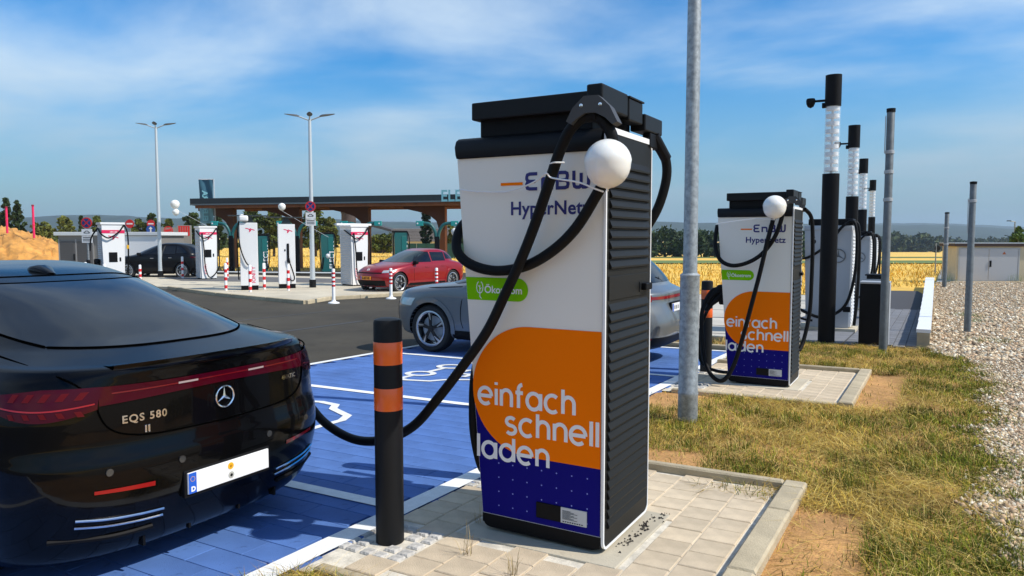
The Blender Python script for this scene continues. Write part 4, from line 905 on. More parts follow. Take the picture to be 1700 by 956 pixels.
# ---------------------------------------------------------------- generic car from a shape
def build_car(name, label, loc, rotz, sh, paint_m, spec):
    t = thing(name, label, 'car', loc, rotz)
    b = obj('body', sh.skin(), paint_m, t, smooth=40); cut_arches(b, [(spec['xr'], spec['wr']), (spec['xfw'], spec['wr'])], spec['wr'] + .035, spec['w'], BLACK)
    g = spec.get('glass', CGLASS)
    a0, a1, zlo, zhi = spec['rearwin']
    obj('rear_window', sh.patch(sh.rear, -a0, a0, zlo, zhi, .004, 20, 8), g, t, smooth=60)
    a0, z0, z1 = spec['screen']
    obj('windscreen', sh.patch(sh.front, -a0, a0, lambda a: z0 + spec.get('sdrop', -.02) * a * a, lambda a: z1 - .03 * abs(a) ** 3, .004, 24, 10), spec.get('glass2', g), t, smooth=60)
    for sg in (-1, 1):
        fs = lambda x, z: sh.side(x, z, sg)
        for (x0, x1, lo, hi) in spec['wins']:
            obj('side_window', sh.patch(fs, x0, x1, lo, hi, .005, 14, 6), spec.get('glass2', g) if x0 > 2.2 else g, t, smooth=60)
        mirror(t, spec['mx'], sg * spec['my'], spec['mz'], sg, spec.get('mirror_m', paint_m), spec.get('ms', 1.0))
        for pts in spec.get('gaps', ()): obj('panel_gap', sh.line(fs, pts, .005, .0015), SEAM, t)
        for (x, z) in spec.get('handles', ()):
            p = fs(x, z); obj('door_handle', MB().rbox(-.09, .09, -.012, .012, -.014, .014, .008), spec.get('handle_m', paint_m), t, loc=p + Vector((0, sg * .008, 0)))
        if spec.get('clad'):
            for cx in (spec['xr'], spec['xfw']):
                r0 = spec['wr'] + .035; m_ = []
                for a in np.linspace(-8, 188, 24):
                    ca, sa = math.cos(math.radians(a)), math.sin(math.radians(a))
                    p = fs(cx + r0 * ca, spec['wr'] + r0 * sa); q = fs(cx + (r0 + .07) * ca, spec['wr'] + (r0 + .07) * sa)
                    m_.append([p + Vector((0, sg * .012, 0)) - Vector((0, sg * .08, 0)), p + Vector((0, sg * .016, 0)), q + Vector((0, sg * .014, 0)), q - Vector((0, sg * .004, 0))])
                gm = MB().grid(m_); 
                if sg > 0: gm.f = [tuple(reversed(f)) for f in gm.f]
                obj('wheel_arch_trim', gm, spec['clad'], t, smooth=40)
            obj('sill_trim', sh.patch(fs, spec['xr'] + spec['wr'] + .06, spec['xfw'] - spec['wr'] - .06, spec.get('sill', (.22, .36))[0], spec.get('sill', (.22, .36))[1], .010, 8, 3), spec['clad'] if spec.get('dark_sill', True) is False else BLACK, t)
        for (p0, p1, lo, hi, mm) in spec.get('heads', ()):
            obj('headlight', sh.patch(sh.front, sg * p0, sg * p1, lo, hi, .006, 12, 4), mm, t, smooth=60)
        for (p0, p1, lo, hi, mm, nm) in spec.get('tails', ()):
            obj(nm, sh.patch(sh.rear, sg * p0, sg * p1, lo, hi, .006, 14, 4), mm, t, smooth=60)
        for x in (spec['xr'], spec['xfw']): wheel(t, x, sg * (spec['w'] - .125), spec['wr'] - .005, spec['wr'], spec['rim'], .24, sg, spec.get('spokes', 5), True, spec.get('twist', .2))
    for (p0, p1, lo, hi, mm, nm) in spec.get('front', ()): obj(nm, sh.patch(sh.front, p0, p1, lo, hi, .006, 20, 4), mm, t, smooth=60)
    for (p0, p1, lo, hi, mm, nm) in spec.get('back', ()): obj(nm, sh.patch(sh.rear, p0, p1, lo, hi, .006, 20, 4), mm, t, smooth=60)
    return t
# grey SUV nosed out of the bay behind the front charger
au = CarShape([(.22, .40, 4.30, .80, .4, .5), (.28, .14, 4.46, .90, .42, .55), (.42, .03, 4.55, .925, .42, .62), (.58, .0, 4.585, .932, .42, .66), (.72, .03, 4.58, .932, .42, .70), (.86, .09, 4.53, .928, .42, .78), (.93, .10, 4.44, .922, .44, .85), (.985, .10, 4.20, .912, .46, .95), (1.02, .12, 3.95, .90, .5, 1.0), (1.06, .20, 3.62, .885, .55, 1.05),
                (1.10, .27, 3.40, .865, .6, 1.05), (1.20, .34, 3.16, .835, .6, 1.0), (1.35, .48, 2.82, .785, .58, .85), (1.48, .66, 2.45, .735, .5, .6), (1.57, .92, 2.12, .68, .4, .35), (1.61, 1.2, 1.9, .55, .25, .2), (1.625, 1.4, 1.75, .3, .12, .1)], mf=3.8, nf=2.3)
aspec = dict(xr=.93, xfw=3.70, wr=.365, w=.932, rim=.268, rearwin=(.95, 0, 1.13, 1.47), screen=(.98, 1.075, 1.50), mx=2.88, my=.84, mz=1.10, ms=.85, clad=GPAINT, dark_sill=True,
             wins=[(.98, 1.28, lambda x: 1.13, lambda x: 1.15 + .30 * max(0, min(1, (x - .9) / .35))), (1.33, 2.05, lambda x: 1.115, lambda x: 1.455), (2.11, 2.98, lambda x: 1.105, lambda x: min(1.455, 1.13 + .33 * (3.02 - x) / .55))],
             gaps=[[(2.08, 1.08), (2.08, .7), (2.1, .40)], [(3.02, 1.05), (3.10, .8), (3.12, .55), (3.08, .40)], [(1.28, 1.08), (1.30, .85), (1.35, .75)], [(4.42, .90), (3.7, .985), (3.1, 1.02)]], handles=[(1.55, .93), (2.5, .92)],
             heads=[(.95, 1.38, lambda a: .74 - .03 * abs(a), lambda a: .80 + .015 * abs(a), HEADL)], tails=[(.70, 1.36, lambda a: .90, lambda a: .985, mat('tail_lamp_red', (.22, .004, .008), .15, coat=.3), 'tail_light'), (.72, 1.34, lambda a: .945, lambda a: .957, TLRED, 'light_strip'), (.85, 1.25, lambda a: .40, lambda a: .43, TLRED, 'reflector')],
             front=[(-.72, .72, lambda a: .36, lambda a: .74, BLACK, 'grille')], back=[(-.70, .70, lambda a: .925, lambda a: .965, MATS['tail_lamp_red'], 'light_bar'), (-1.1, 1.1, lambda a: .26, lambda a: .43, BLACK, 'bumper_trim')], twist=.0)
AUX, AUY = -3.30, 10.80
AU = build_car('parked_car', 'grey sport utility car nosed out behind the front charger', (AUX, AUY, gz(AUX - 2.3, AUY) + .03), PI, au, GPAINT, aspec); AU.scale = (1.07, 1.04, 1.09)
sp_ = []
for y in np.linspace(-.62, .62, 17):
    b_ = au.ryz(y, 1.50); sp_.append([b_ + Vector((.16, 0, .035)), b_ + Vector((-.10, 0, .015)), b_ + Vector((-.11, 0, -.005)), b_ + Vector((.0, 0, -.025))])
g_ = MB().grid(sp_); g_.f = [tuple(reversed(f)) for f in g_.f]; obj('roof_spoiler', g_, GPAINT, AU, smooth=50)
apx = au.ryz(0, .80).x
pl_ = obj('number_plate', MB().rbox(apx - .025, apx - .006, -.26, .26, .745, .855, .004), mat('plate_white', (.80, .80, .80), .4), AU)
obj('plate_frame', MB().rbox(apx - .012, apx + .02, -.28, .28, .72, .875, .006), BLACK, AU)
obj('blue_band', MB().box(apx - .0265, apx - .025, .215, .258, .747, .853), PLBLUE, pl_)
for k, (y, w) in enumerate(((.17, .05), (.10, .05), (.02, .05), (-.08, .04), (-.15, .05), (-.21, .04))): obj('plate_character', MB().box(apx - .0265, apx - .025, y - w / 2, y + w / 2 - .012, .775, .825), mat('plate_print', (.12, .12, .12), .6), pl_)
# red crossover on the island
ki = CarShape([(.20, .40, 4.35, .80, .4, .5), (.26, .15, 4.52, .90, .45, .6), (.40, .04, 4.63, .935, .5, .7), (.55, .0, 4.68, .940, .5, .75), (.68, .01, 4.66, .940, .5, .8), (.78, .0, 4.60, .935, .5, .9), (.88, .02, 4.45, .925, .5, 1.0), (.95, .05, 4.25, .91, .55, 1.1), (1.0, .12, 4.0, .89, .65, 1.15), (1.05, .30, 3.7, .865, .8, 1.15), (1.10, .48, 3.50, .84, .9, 1.15),
                (1.20, .52, 3.22, .79, .8, 1.05), (1.33, .66, 2.86, .735, .75, .9), (1.44, .86, 2.50, .68, .6, .6), (1.51, 1.15, 2.18, .60, .4, .35), (1.54, 1.42, 2.0, .45, .2, .2), (1.55, 1.6, 1.85, .2, .09, .09)])
kspec = dict(xr=.93, xfw=3.83, wr=.368, w=.940, rim=.270, rearwin=(.95, 0, 1.10, 1.40), screen=(1.0, 1.075, 1.46), mx=3.02, my=.84, mz=1.06, mirror_m=BLACK, glass2=CGLASS2, clad=RPAINT,
             wins=[(.82, 1.25, lambda x: 1.15, lambda x: 1.17 + .23 * max(0, min(1, (x - .78) / .40))), (1.30, 2.05, lambda x: 1.09, lambda x: 1.42 - .02 * (2.05 - x)), (2.11, 3.0, lambda x: 1.06, lambda x: min(1.43, 1.09 + .34 * (3.05 - x) / .55))],
             gaps=[[(2.08, 1.04), (2.08, .7), (2.1, .35)], [(3.0, 1.02), (3.10, .8), (3.1, .4)]], handles=[(1.5, .90), (2.4, .88)],
             heads=[(.62, 1.25, lambda a: .70 + .03 * abs(a), lambda a: .77 + .05 * abs(a), HEADL)], front=[(-.62, .62, lambda a: .70, lambda a: .735, BLACK, 'grille'), (-.80, .80, lambda a: .27, lambda a: .46, BLACK, 'lower_intake')],
             tails=[(.6, 1.3, lambda a: .82, lambda a: .87, TLAMP, 'tail_light')], sill=(.24, .34), twist=.45)
ax, ay = site(664, 28.6); hv = (-.614, -.79); hw = (hv[0] * RT[0] + hv[1] * FW[0], hv[0] * RT[1] + hv[1] * FW[1])
lv = (-hw[1], hw[0])                    # to the left of the heading
kx, ky = ax - hw[0] * 3.83 - lv[0] * .80, ay - hw[1] * 3.83 - lv[1] * .80
KI = build_car('parked_car', 'red crossover car with orange number plate at the white chargers', (kx, ky, gz(kx, ky) + .03), math.atan2(hw[1], hw[0]), ki, RPAINT, kspec); KI.scale = (1.04, 1.04, 1.10)
kpx = ki.fyz(0, .53).x
kp = obj('number_plate', MB().rbox(kpx + .004, kpx + .025, -.27, .27, .48, .60, .004), mat('plate_orange', (.72, .26, .01), .4), KI)
tm = font_mb('G-607-VB', .10, .003, 'CENTER'); tm.v = [(kpx + .0265, p[0], .505 + p[1]) for p in tm.v]; obj('lettering', tm, BLACK, kp)
obj('blue_band', MB().box(kpx + .025, kpx + .0262, -.268, -.225, .482, .598), PLBLUE, kp)
tm = font_mb('KIA', .085, .003, 'CENTER', 1.0); x0 = ki.fyz(0, .80).x; tm.v = [tuple(ki.fyz(p[0], .80 + p[1]) + Vector((.012, 0, .004))) for p in tm.v]; obj('lettering', tm, WHITE, KI)
# black SUV behind the left chargers, seen from its side
ns = CarShape([(.24, .40, 4.45, .82, .4, .5), (.30, .14, 4.62, .92, .45, .6), (.45, .03, 4.74, .95, .5, .7), (.62, .0, 4.78, .955, .5, .75), (.80, .03, 4.76, .955, .5, .8), (.92, .08, 4.68, .95, .5, .9), (1.0, .10, 4.5, .94, .5, 1.0), (1.05, .14, 4.15, .925, .55, 1.05), (1.10, .22, 3.75, .905, .6, 1.05), (1.20, .28, 3.45, .865, .6, 1.0),
                (1.35, .42, 3.08, .80, .6, .9), (1.50, .62, 2.66, .735, .55, .7), (1.60, .95, 2.30, .67, .45, .4), (1.645, 1.3, 2.05, .5, .25, .2), (1.655, 1.5, 1.9, .25, .12, .1)])
nspec = dict(xr=.95, xfw=3.80, wr=.375, w=.955, rim=.272, rearwin=(.95, 0, 1.16, 1.48), screen=(.98, 1.11, 1.54), mx=3.15, my=.88, mz=1.14, mirror_m=SPAINT, glass2=CGLASS2, clad=BLACK,
             wins=[(.72, 1.25, lambda x: 1.18, lambda x: 1.20 + .30 * max(0, min(1, (x - .66) / .42))), (1.30, 2.10, lambda x: 1.15, lambda x: 1.50), (2.18, 3.1, lambda x: 1.13, lambda x: min(1.50, 1.16 + .36 * (3.15 - x) / .6))],
             gaps=[[(2.14, 1.1), (2.14, .7), (2.16, .40)], [(3.1, 1.08), (3.2, .8), (3.2, .45)]], handles=[(1.55, .97), (2.5, .95)], handle_m=CHROME,
             heads=[(.85, 1.35, lambda a: .80, lambda a: .87, HEADL)], tails=[(.7, 1.36, lambda a: .96, lambda a: 1.02, TLAMP, 'tail_light')], front=[(-.7, .7, lambda a: .35, lambda a: .6, BLACK, 'grille')], twist=.0)
ax, ay = site(303, 38.6); hw = (-RT[0], -RT[1]); lv = (-hw[1], hw[0])
kx, ky = ax - hw[0] * .95 - lv[0] * .83, ay - hw[1] * .95 - lv[1] * .83
NS = build_car('parked_car', 'black sport utility car side on between the white chargers', (kx, ky, gz(kx, ky) + .02), math.atan2(hw[1], hw[0]), ns, SPAINT, nspec); NS.scale = (1.0, 1.0, 1.13)
# ================================================================== HUB BEHIND: white chargers, light totems
hub = struct(sheet_poly('pavement', [(-2.95, 14.3), (-0.20, 14.3), (-0.20, 30.5), (-0.6, 33.5), (-3.2, 33.0), (-2.95, 24)], 0.040, mat('dark_joint', (.05, .05, .055), .9)), 'grey block paving of the charging hub')
gm_ = paver_mesh('paver', .188, .388, .05, DPAVE, .004); cnt = 0
y = 14.32; r_ = 0
while y < 24.0:
    for k in range(6):
        x = -1.30 + k * .196
        if x < -.25 and cnt < 290:
            o = link('paver', gm_, hub); o.matrix_basis = tilt_at(x, y + .2 + (.2 if k % 2 else 0), .060 + random.uniform(-.002, .001)); cnt += 1
    y += .4
hub2 = struct(sheet_poly('hub_paving', [(-2.95, 14.32), (-1.42, 14.32), (-1.42, 30), (-2.95, 26)], 0.058, DPAVE), 'grey paving between the white hub chargers')
lw = thing('low_wall', 'low white retaining wall between hub paving and gravel', 'wall', (0, 0, 0))
yy = 14.5; k = 0
while yy < 37:
    e = yy + 2.0; m_ = MB(); x0, x1 = -.26 - .006 * (yy - 14.5), -.04 - .0005 * (yy - 14.5)
    za, zb = gz(x1, yy), gz(x1, e)
    for (dz0, dz1, i0, nm, mm) in ((-.1, .30, 0.012, 'wall_block', KERB), (.30, .36, 0.0, 'coping', WHITE)):
        m2 = MB(); m2.add([(x0 + i0, yy + .004, za + dz0), (x1 - i0, yy + .004, za + dz0), (x1 - i0, e - .004, zb + dz0), (x0 + i0, e - .004, zb + dz0), (x0 + i0, yy + .004, za + dz1), (x1 - i0, yy + .004, za + dz1), (x1 - i0, e - .004, zb + dz1), (x0 + i0, e - .004, zb + dz1)],
                          [(3, 2, 1, 0), (4, 5, 6, 7), (0, 1, 5, 4), (1, 2, 6, 5), (2, 3, 7, 6), (3, 0, 4, 7)])
        obj(nm, m2, mm, lw)
    yy = e
def hub_charger(label, x, y, h=2.18, num=None):
    c = thing('charging_station', label, 'charger', (x, y, gz(x, y) + .06), 0, 'white hub chargers')
    obj('base_slab', MB().rbox(-1.05, .12, -.10, .75, -.02, .06, .01), CONC, c)
    body = [(-.86, .06), (-.03, .06), (-.01, h), (-.93, h)]
    cab = obj('cabinet', MB().prism(body, 0, .66), mat('cool_white', (.44, .455, .475), .4, coat=.1), c)
    obj('top_edge', MB().rbox(-.94, .0, -.012, .66, h - .09, h + .02, .02), mat('cool_white', (.44, .455, .475), .4), c, smooth=40)
    obj('head_bar', MB().rbox(-.86, .01, .0, .55, h + .03, h + .16, .02), BLACK, c)
    pan = obj('side_panel', MB().box(-.03, .012, .03, .64, .09, h - .08), WHITE, c)
    lme = MB(); lme.add([(.012, .05, 0), (.03, .05, .01), (.012, .05, .05), (.012, .62, 0), (.03, .62, .01), (.012, .62, .05)], [(0, 3, 4, 1), (1, 4, 5, 2), (0, 1, 2), (5, 4, 3)]); me_ = lme.mesh('louvre', 0, WHITE)
    for k in range(26): link('louvre', me_, pan, (0, 0, .16 + k * .072))
    em = star_emblem(.135, .011, .02); em.v = [(p[0], -p[2] - .002, p[1]) for p in em.v]; em.f = [tuple(reversed(f)) for f in em.f] if False else em.f
    obj('star_emblem', em, mat('satin_silver', (.16, .165, .17), .35, metal=.5), cab, loc=(-.255, 0, h * .72))
    if num: obj('lettering', onface(font_mb(num, .22, .003), -.80, h - .36, -.002), DGREY, cab)
    o = MB().tube(crom([(-.05, -.05, h + .10), (.05, -.08, h + .06), (.10, -.12, h - .3), (.08, -.14, h * .55), (-.05, -.16, h * .28), (-.30, -.16, h * .16), (-.6, -.15, h * .13), (-1.0, -.1, h * .2)], 6), .032, 8); obj('cable', o, RUBB, c, smooth=60)
    o = MB().tube(crom([(-.05, -.03, h + .10), (-.2, -.08, h - .02), (-.45, -.10, h * .83), (-.8, -.09, h * .71), (-1.0, -.05, h * .70), (-1.05, .1, h * .8)], 6), .028, 8); obj('cable', o, RUBB, c, smooth=60)
    o = MB().tube(crom([(-.02, .2, h + .1), (.09, .22, h), (.12, .24, h * .7), (.10, .25, h * .3), (.06, .25, .1)], 6), .034, 8); obj('cable', o, RUBB, c, smooth=60)
    obj('plug_clip', MB().rbox(-.12, .02, -.2, -.12, h * .19, h * .24, .01), BLACK, c)
    return c
hub_charger('white hub charger bearing number 6, nearest of its row', -1.52, 16.7, 2.18, '6')
hub_charger('second white hub charger, partly behind the one numbered 6', -1.66, 23.4, 2.12)
hub_charger('third white hub charger at the far end of the row', -1.98, 31.0, 2.10)
def totem(label, x, y, h=4.82):
    t = thing('light_totem', label, 'totem', (x, y, gz(x, y) + .04), 0, 'black light totems of the hub')
    def ell(a, b, z, n=20): return [(a * math.cos(2 * PI * i / n), b * math.sin(2 * PI * i / n), z) for i in range(n)]
    def drum(z0, z1, a, b):
        m = MB(); n = 20; m.add(ell(a, b, z0) + ell(a, b, z1), [tuple(range(n - 1, -1, -1)), tuple(range(n, 2 * n))] + [(i, (i + 1) % n, n + (i + 1) % n, n + i) for i in range(n)]); return m
    obj('shaft', drum(0, 3.07, .145, .125), BLACK, t, smooth=40)
    obj('head', drum(4.27, h, .138, .12), BLACK, t, smooth=40)
    tb = obj('light_tube', drum(3.07, 4.27, .128, .11), ACRYL, t, smooth=40)
    obj('core_rod', MB().tube([(0, 0, 3.07), (0, 0, 4.27)], .022, 8), WHITE, t)
    pl = drum(-.033, .033, .112, .098).mesh('light_plate', 40, mat('light_plate_white', (.86, .87, .88), .35))
    for k in range(9): link('light_plate', pl, tb, (0, 0, 3.15 + k * .135))
    cm = obj('camera_arm', MB().tube([(-.13, -.02, 4.55 - .17), (-.33, -.04, 4.55 - .17)], .022, 8), BLACK, t)
    obj('camera_dome', MB().lathe([(.0, -.11), (.05, -.085), (.075, -.03), (.08, .03), (.07, .06), (0, .065)], 14, 'z', (-.37, -.04, 4.37)), BLACK, cm, smooth=50)
    obj('bracket', MB().rbox(-.18, -.10, -.05, .03, 4.25, 4.34, .01), BLACK, t)
    return t
totem('tallest looking black light totem with clear louvred top', -1.70, 14.45)
totem('second light totem behind the tallest looking one', -1.87, 20.2)
totem('third light totem of the row', -2.2, 27.2, 4.75)
totem('farthest light totem of the row', -2.62, 37.4, 4.75)
bx = thing('waste_bin', 'black waste cabinet with silver top beside the slim post', 'bin', (-1.16, 14.36, gz(-1.1, 14.36) + .04))
obj('bin_body', MB().rbox(0, .46, 0, .42, 0, 1.10, .012), BLACK, bx); obj('bin_side', MB().rbox(.461, .475, .01, .41, .02, 1.09, .004), STEEL, bx); obj('bin_lid', MB().rbox(-.005, .475, -.006, .425, 1.10, 1.135, .006), STEEL, bx)
bx = thing('waste_bin', 'further waste cabinet standing behind the black one', 'bin', (-1.10, 20.4, gz(-1.1, 20.4) + .05))
obj('bin_body', MB().prism([(-.40, 0), (-.10, 0), (-.02, 1.05), (-.40, 1.08)], 0, .55), DGREY, bx); obj('bin_front', MB().box(-.42, -.08, -.016, 0, .02, 1.0), STEEL, bx); obj('bin_lid', MB().rbox(-.44, .0, -.02, .56, 1.08, 1.11, .006), BLACK, bx)
obj('bin_foot', MB().box(-.4, .12, -.05, .5, -.01, .02), CONC, bx)
cx_ = thing('hub_dispenser', 'slim white dispenser with slotted side beside the totem', 'dispenser', (-2.62, 16.2, gz(-2.6, 16.2) + .05))
obj('cabinet', MB().rbox(-.35, .12, 0, .5, .02, 1.86, .02), mat('cool_white', (.44, .455, .475), .4), cx_); obj('lid', MB().rbox(-.36, .13, -.01, .52, 1.861, 1.93, .01), BLACK, cx_)
sl_ = MB().box(-.12, .08, -.008, -.002, 0, .02).mesh('slot', 0, BLACK)
for k in range(20): link('slot', sl_, cx_, (0, 0, .95 + k * .042))
px_ = thing('hub_post', 'short black post with silver top beside the second charger', 'post', (-2.25, 14.6, gz(-2.25, 14.6) + .04))
obj('shaft', MB().rbox(-.07, .07, -.07, .07, 0, 1.03, .01), BLACK, px_); obj('silver_top', MB().rbox(-.075, .075, -.075, .075, 1.03, 1.26, .012), STEEL, px_); obj('cap', MB().rbox(-.08, .08, -.08, .08, 1.26, 1.32, .02), BLACK, px_)
obj('cable', MB().tube(crom([(-.02, -.09, 1.2), (-.14, -.12, 1.0), (-.16, -.12, .7), (-.02, -.1, .5), (.15, -.1, .42), (.3, -.08, .40)], 5), .022, 8), RUBB, px_)
# ================================================================== WHITE CHARGERS ON THE ISLAND ACROSS THE LANE
isl = [site(p, d) for p, d in ((506, 24.0), (545, 25.6), (690, 27.8), (800, 29.5), (800, 34.0), (640, 37.0), (420, 41.0), (150, 44.0), (-60, 44), (-60, 34), (280, 31.0), (360, 27.4))]
def prism_ground(name, poly, z0, z1, m, parent=None):
    mb = MB(); n = len(poly); vs = [(x, y, gz(x, y) + z0) for x, y in poly] + [(x, y, gz(x, y) + z1) for x, y in poly]
    mb.add(vs, [tuple(range(n)), tuple(range(2 * n - 1, n - 1, -1))] + [((i + 1) % n, i, n + i, n + (i + 1) % n) for i in range(n)])
    bm = bmesh.new(); me = mb.mesh(name, 0, m); bm.from_mesh(me); bmesh.ops.recalc_face_normals(bm, faces=bm.faces[:]); bm.to_mesh(me); bm.free()
    return link(name, me, parent)
island = struct(prism_ground('island', isl, -.2, .10, CONC), 'pale concrete island carrying the white chargers')
for i in range(0, 4):                 # kerb stones on the front edge of the island
    pass
for (pa, da), (pb, db) in (((360, 27.4), (506, 24.0)), ((506, 24.0), (545, 25.6)), ((545, 25.6), (690, 27.8)), ((690, 27.8), (800, 29.5)), ((280, 31.0), (360, 27.4))):
    a, b = Vector((*site(pa, da), 0)), Vector((*site(pb, db), 0)); L = (b - a).length; k = max(1, int(L / 1.0)); u = (b - a) / L; ang = math.atan2(u.y, u.x)
    for j in range(k):
        c = a + u * (L * (j + .5) / k); key = ('i', round(L / k, 2))
        if key not in kerb_mesh: kerb_mesh[key] = paver_mesh('kerb_stone', L / k - .015, .16, .25, KERB, .012)
        o = link('kerb_stone', kerb_mesh[key], island, (c.x, c.y, gz(c.x, c.y) + .125), ang)
pool = sheet_poly('asphalt_lane', [site(p, d) for p, d in ((300, 35.2), (560, 33.6), (620, 34.2), (600, 36.5), (420, 39.0), (260, 40))], .105, mat('island_asphalt', (.13, .125, .12), .9, var=.2, scale=.8), island)
struct(sheet_poly('white_kerb_strip', [site(p, d) for p, d in ((330, 43.8), (560, 42.2), (760, 40.6), (760, 41.6), (560, 43.2), (330, 44.9))], .13, mat('pale_kerb', (.55, .58, .58), .8)), 'pale kerb strip along the canopy')
CAMR = math.radians(30)               # heading of the camera's right-hand side
def horse_logo(s):                    # small winged emblem
    m = MB(); m.ribbon([(-.5, .22), (-.2, .16), (.05, .0), (.2, .1), (.5, -.02)], .09); m.ribbon([(-.02, .02), (-.08, -.22)], .10, z=.001); m.ribbon([(.1, .02), (.02, -.14)], .08, z=.002); m.ribbon([(-.1, .08), (.12, .18)], .1, z=.003)
    m.v = [(p[0] * s, p[1] * s, p[2]) for p in m.v]; return m
def vert_text(text, size, bold):      # reads upwards
    m = font_mb(text, size, bold, spacing=1.05); m.v = [(-p[1], p[0], p[2]) for p in m.v]; return m
def tall_charger(label, px, d, h, rot, arm=0, plugs=False):
    x, y = site(px, d); c = thing('charging_station', label, 'charger', (x, y, gz(x, y) + .10), CAMR + rot, 'white chargers with red band')
    W, D = .80, .98
    body = [(-W / 2 + .05, .05), (W / 2 - .05, .05), (W / 2, h * .72), (W / 2, h), (-W / 2, h), (-W / 2, h * .72)]
    cab = obj('cabinet', MB().prism(body, -D / 2, D / 2), WHITE, c)
    obj('plinth', MB().box(-W / 2 + .06, W / 2 - .06, -D / 2 + .04, D / 2 - .04, 0, .05), BLACK, c)
    obj('red_band', MB().box(-W / 2 - .003, W / 2 + .003, -D / 2 - .006, -D / 2 + .2, h * .87, h * .92), PINK, cab)
    obj('lettering', onface(font_mb('HPC 400', .07, .002), -.12, h * .88, -D / 2 - .008), LETTER, cab)
    obj('winged_emblem', onface(horse_logo(.36), 0, h * .80, -D / 2 - .004), PINK, cab)
    scr = obj('screen', MB().rbox(-.18, .12, -D / 2 - .012, -D / 2 - .001, h * .43, h * .58, .01), BLACK, c); obj('card_reader', MB().rbox(.19, .25, -D / 2 - .012, -D / 2 - .001, h * .44, h * .5, .006), BLACK, c)
    tv = vert_text('IONITY', .15, .002); obj('lettering', onface(tv, -.12, h * .10, -D / 2 - .003), PINK, cab)
    pan = obj('side_panel', MB().box(-W / 2 - .014, -W / 2 + .04, -D / 2 + .05, D / 2 - .05, .07, h * .95), mat('louvre_pale', (.50, .51, .52), .5), c)
    lme = MB(); lme.add([(-W / 2 - .014, -D / 2 + .1, 0), (-W / 2 - .034, -D / 2 + .1, .02), (-W / 2 - .014, -D / 2 + .1, .05), (-W / 2 - .014, D / 2 - .1, 0), (-W / 2 - .034, D / 2 - .1, .02), (-W / 2 - .014, D / 2 - .1, .05)], [(0, 1, 4, 3), (1, 2, 5, 4), (2, 1, 0), (3, 4, 5)]); me_ = lme.mesh('louvre', 0, MATS['louvre_pale'])
    for k in range(27): link('louvre', me_, pan, (0, 0, .16 + k * (h * .92 - .2) / 27))
    obj('head', MB().rbox(-W / 2 - .05, W / 2 + .02, -D / 2 - .03, D / 2, h + .005, h + .09, .01), WHITE, c)
    if arm: obj('cable_arm', MB().rbox(-arm, arm, -.07, .07, h + .07, h + .16, .015), WHITE, c)
    def tube_(pts, r=.028): obj('cable', MB().tube(crom(pts, 6), r, 8), RUBB, c, smooth=60)
    f = -D / 2
    tube_([(W / 2 - .02, f - .05, h), (.2, f - .12, h * .9), (-.02, f - .12, h * .83), (-.22, f - .1, h * .80), (-W / 2 - .03, f - .03, h * .86), (-W / 2 - .06, 0, h * .95)])
    if not plugs: tube_([(W / 2, f, h + .02), (W / 2 + .08, f - .05, h * .8), (W / 2 + .08, f - .06, h * .5), (W / 2 + .02, f - .08, h * .2), (.0, f - .1, .10), (-.2, f - .1, h * .25), (-.24, f - .08, h * .6), (-.3, f - .04, h * .9)])
    else:
        tube_([(W / 2, f, h + .0), (W / 2 + .10, f - .05, h * .85), (W / 2 + .1, f - .06, h * .5), (W / 2 + .05, f, .2)])
        tube_([(-W / 2 - .05, .1, h * .95), (-W / 2 - .3, 0, h * .8), (-W / 2 - .36, 0, h * .6)])
        obj('yellow_tag', MB().rbox(W / 2 + .05, W / 2 + .13, f - .09, f - .01, h * .63, h * .69, .01), YELLOW, c)
        for k in range(2): obj('black_box', MB().rbox(-W / 2 - .24 - .28 * k, -W / 2 - .04 - .34 * k, -.2, .1, h * .38 - k * .12, h * .48 - k * .03, .05, 3), BLACK, c, smooth=50)  # black boxes added in place of what looked like a dark car front
    return c
I1 = tall_charger('white charger with red band at the dark car nose, leftmost of the row', 186, 29.5, 2.58, math.radians(38), plugs=True)
I2 = tall_charger('white charger with red band beside the black sport utility tail', 343, 37.0, 2.55, math.radians(36))
I3 = tall_charger('white charger with red band beside the red car', 588, 32.0, 2.52, math.radians(42), arm=.85)
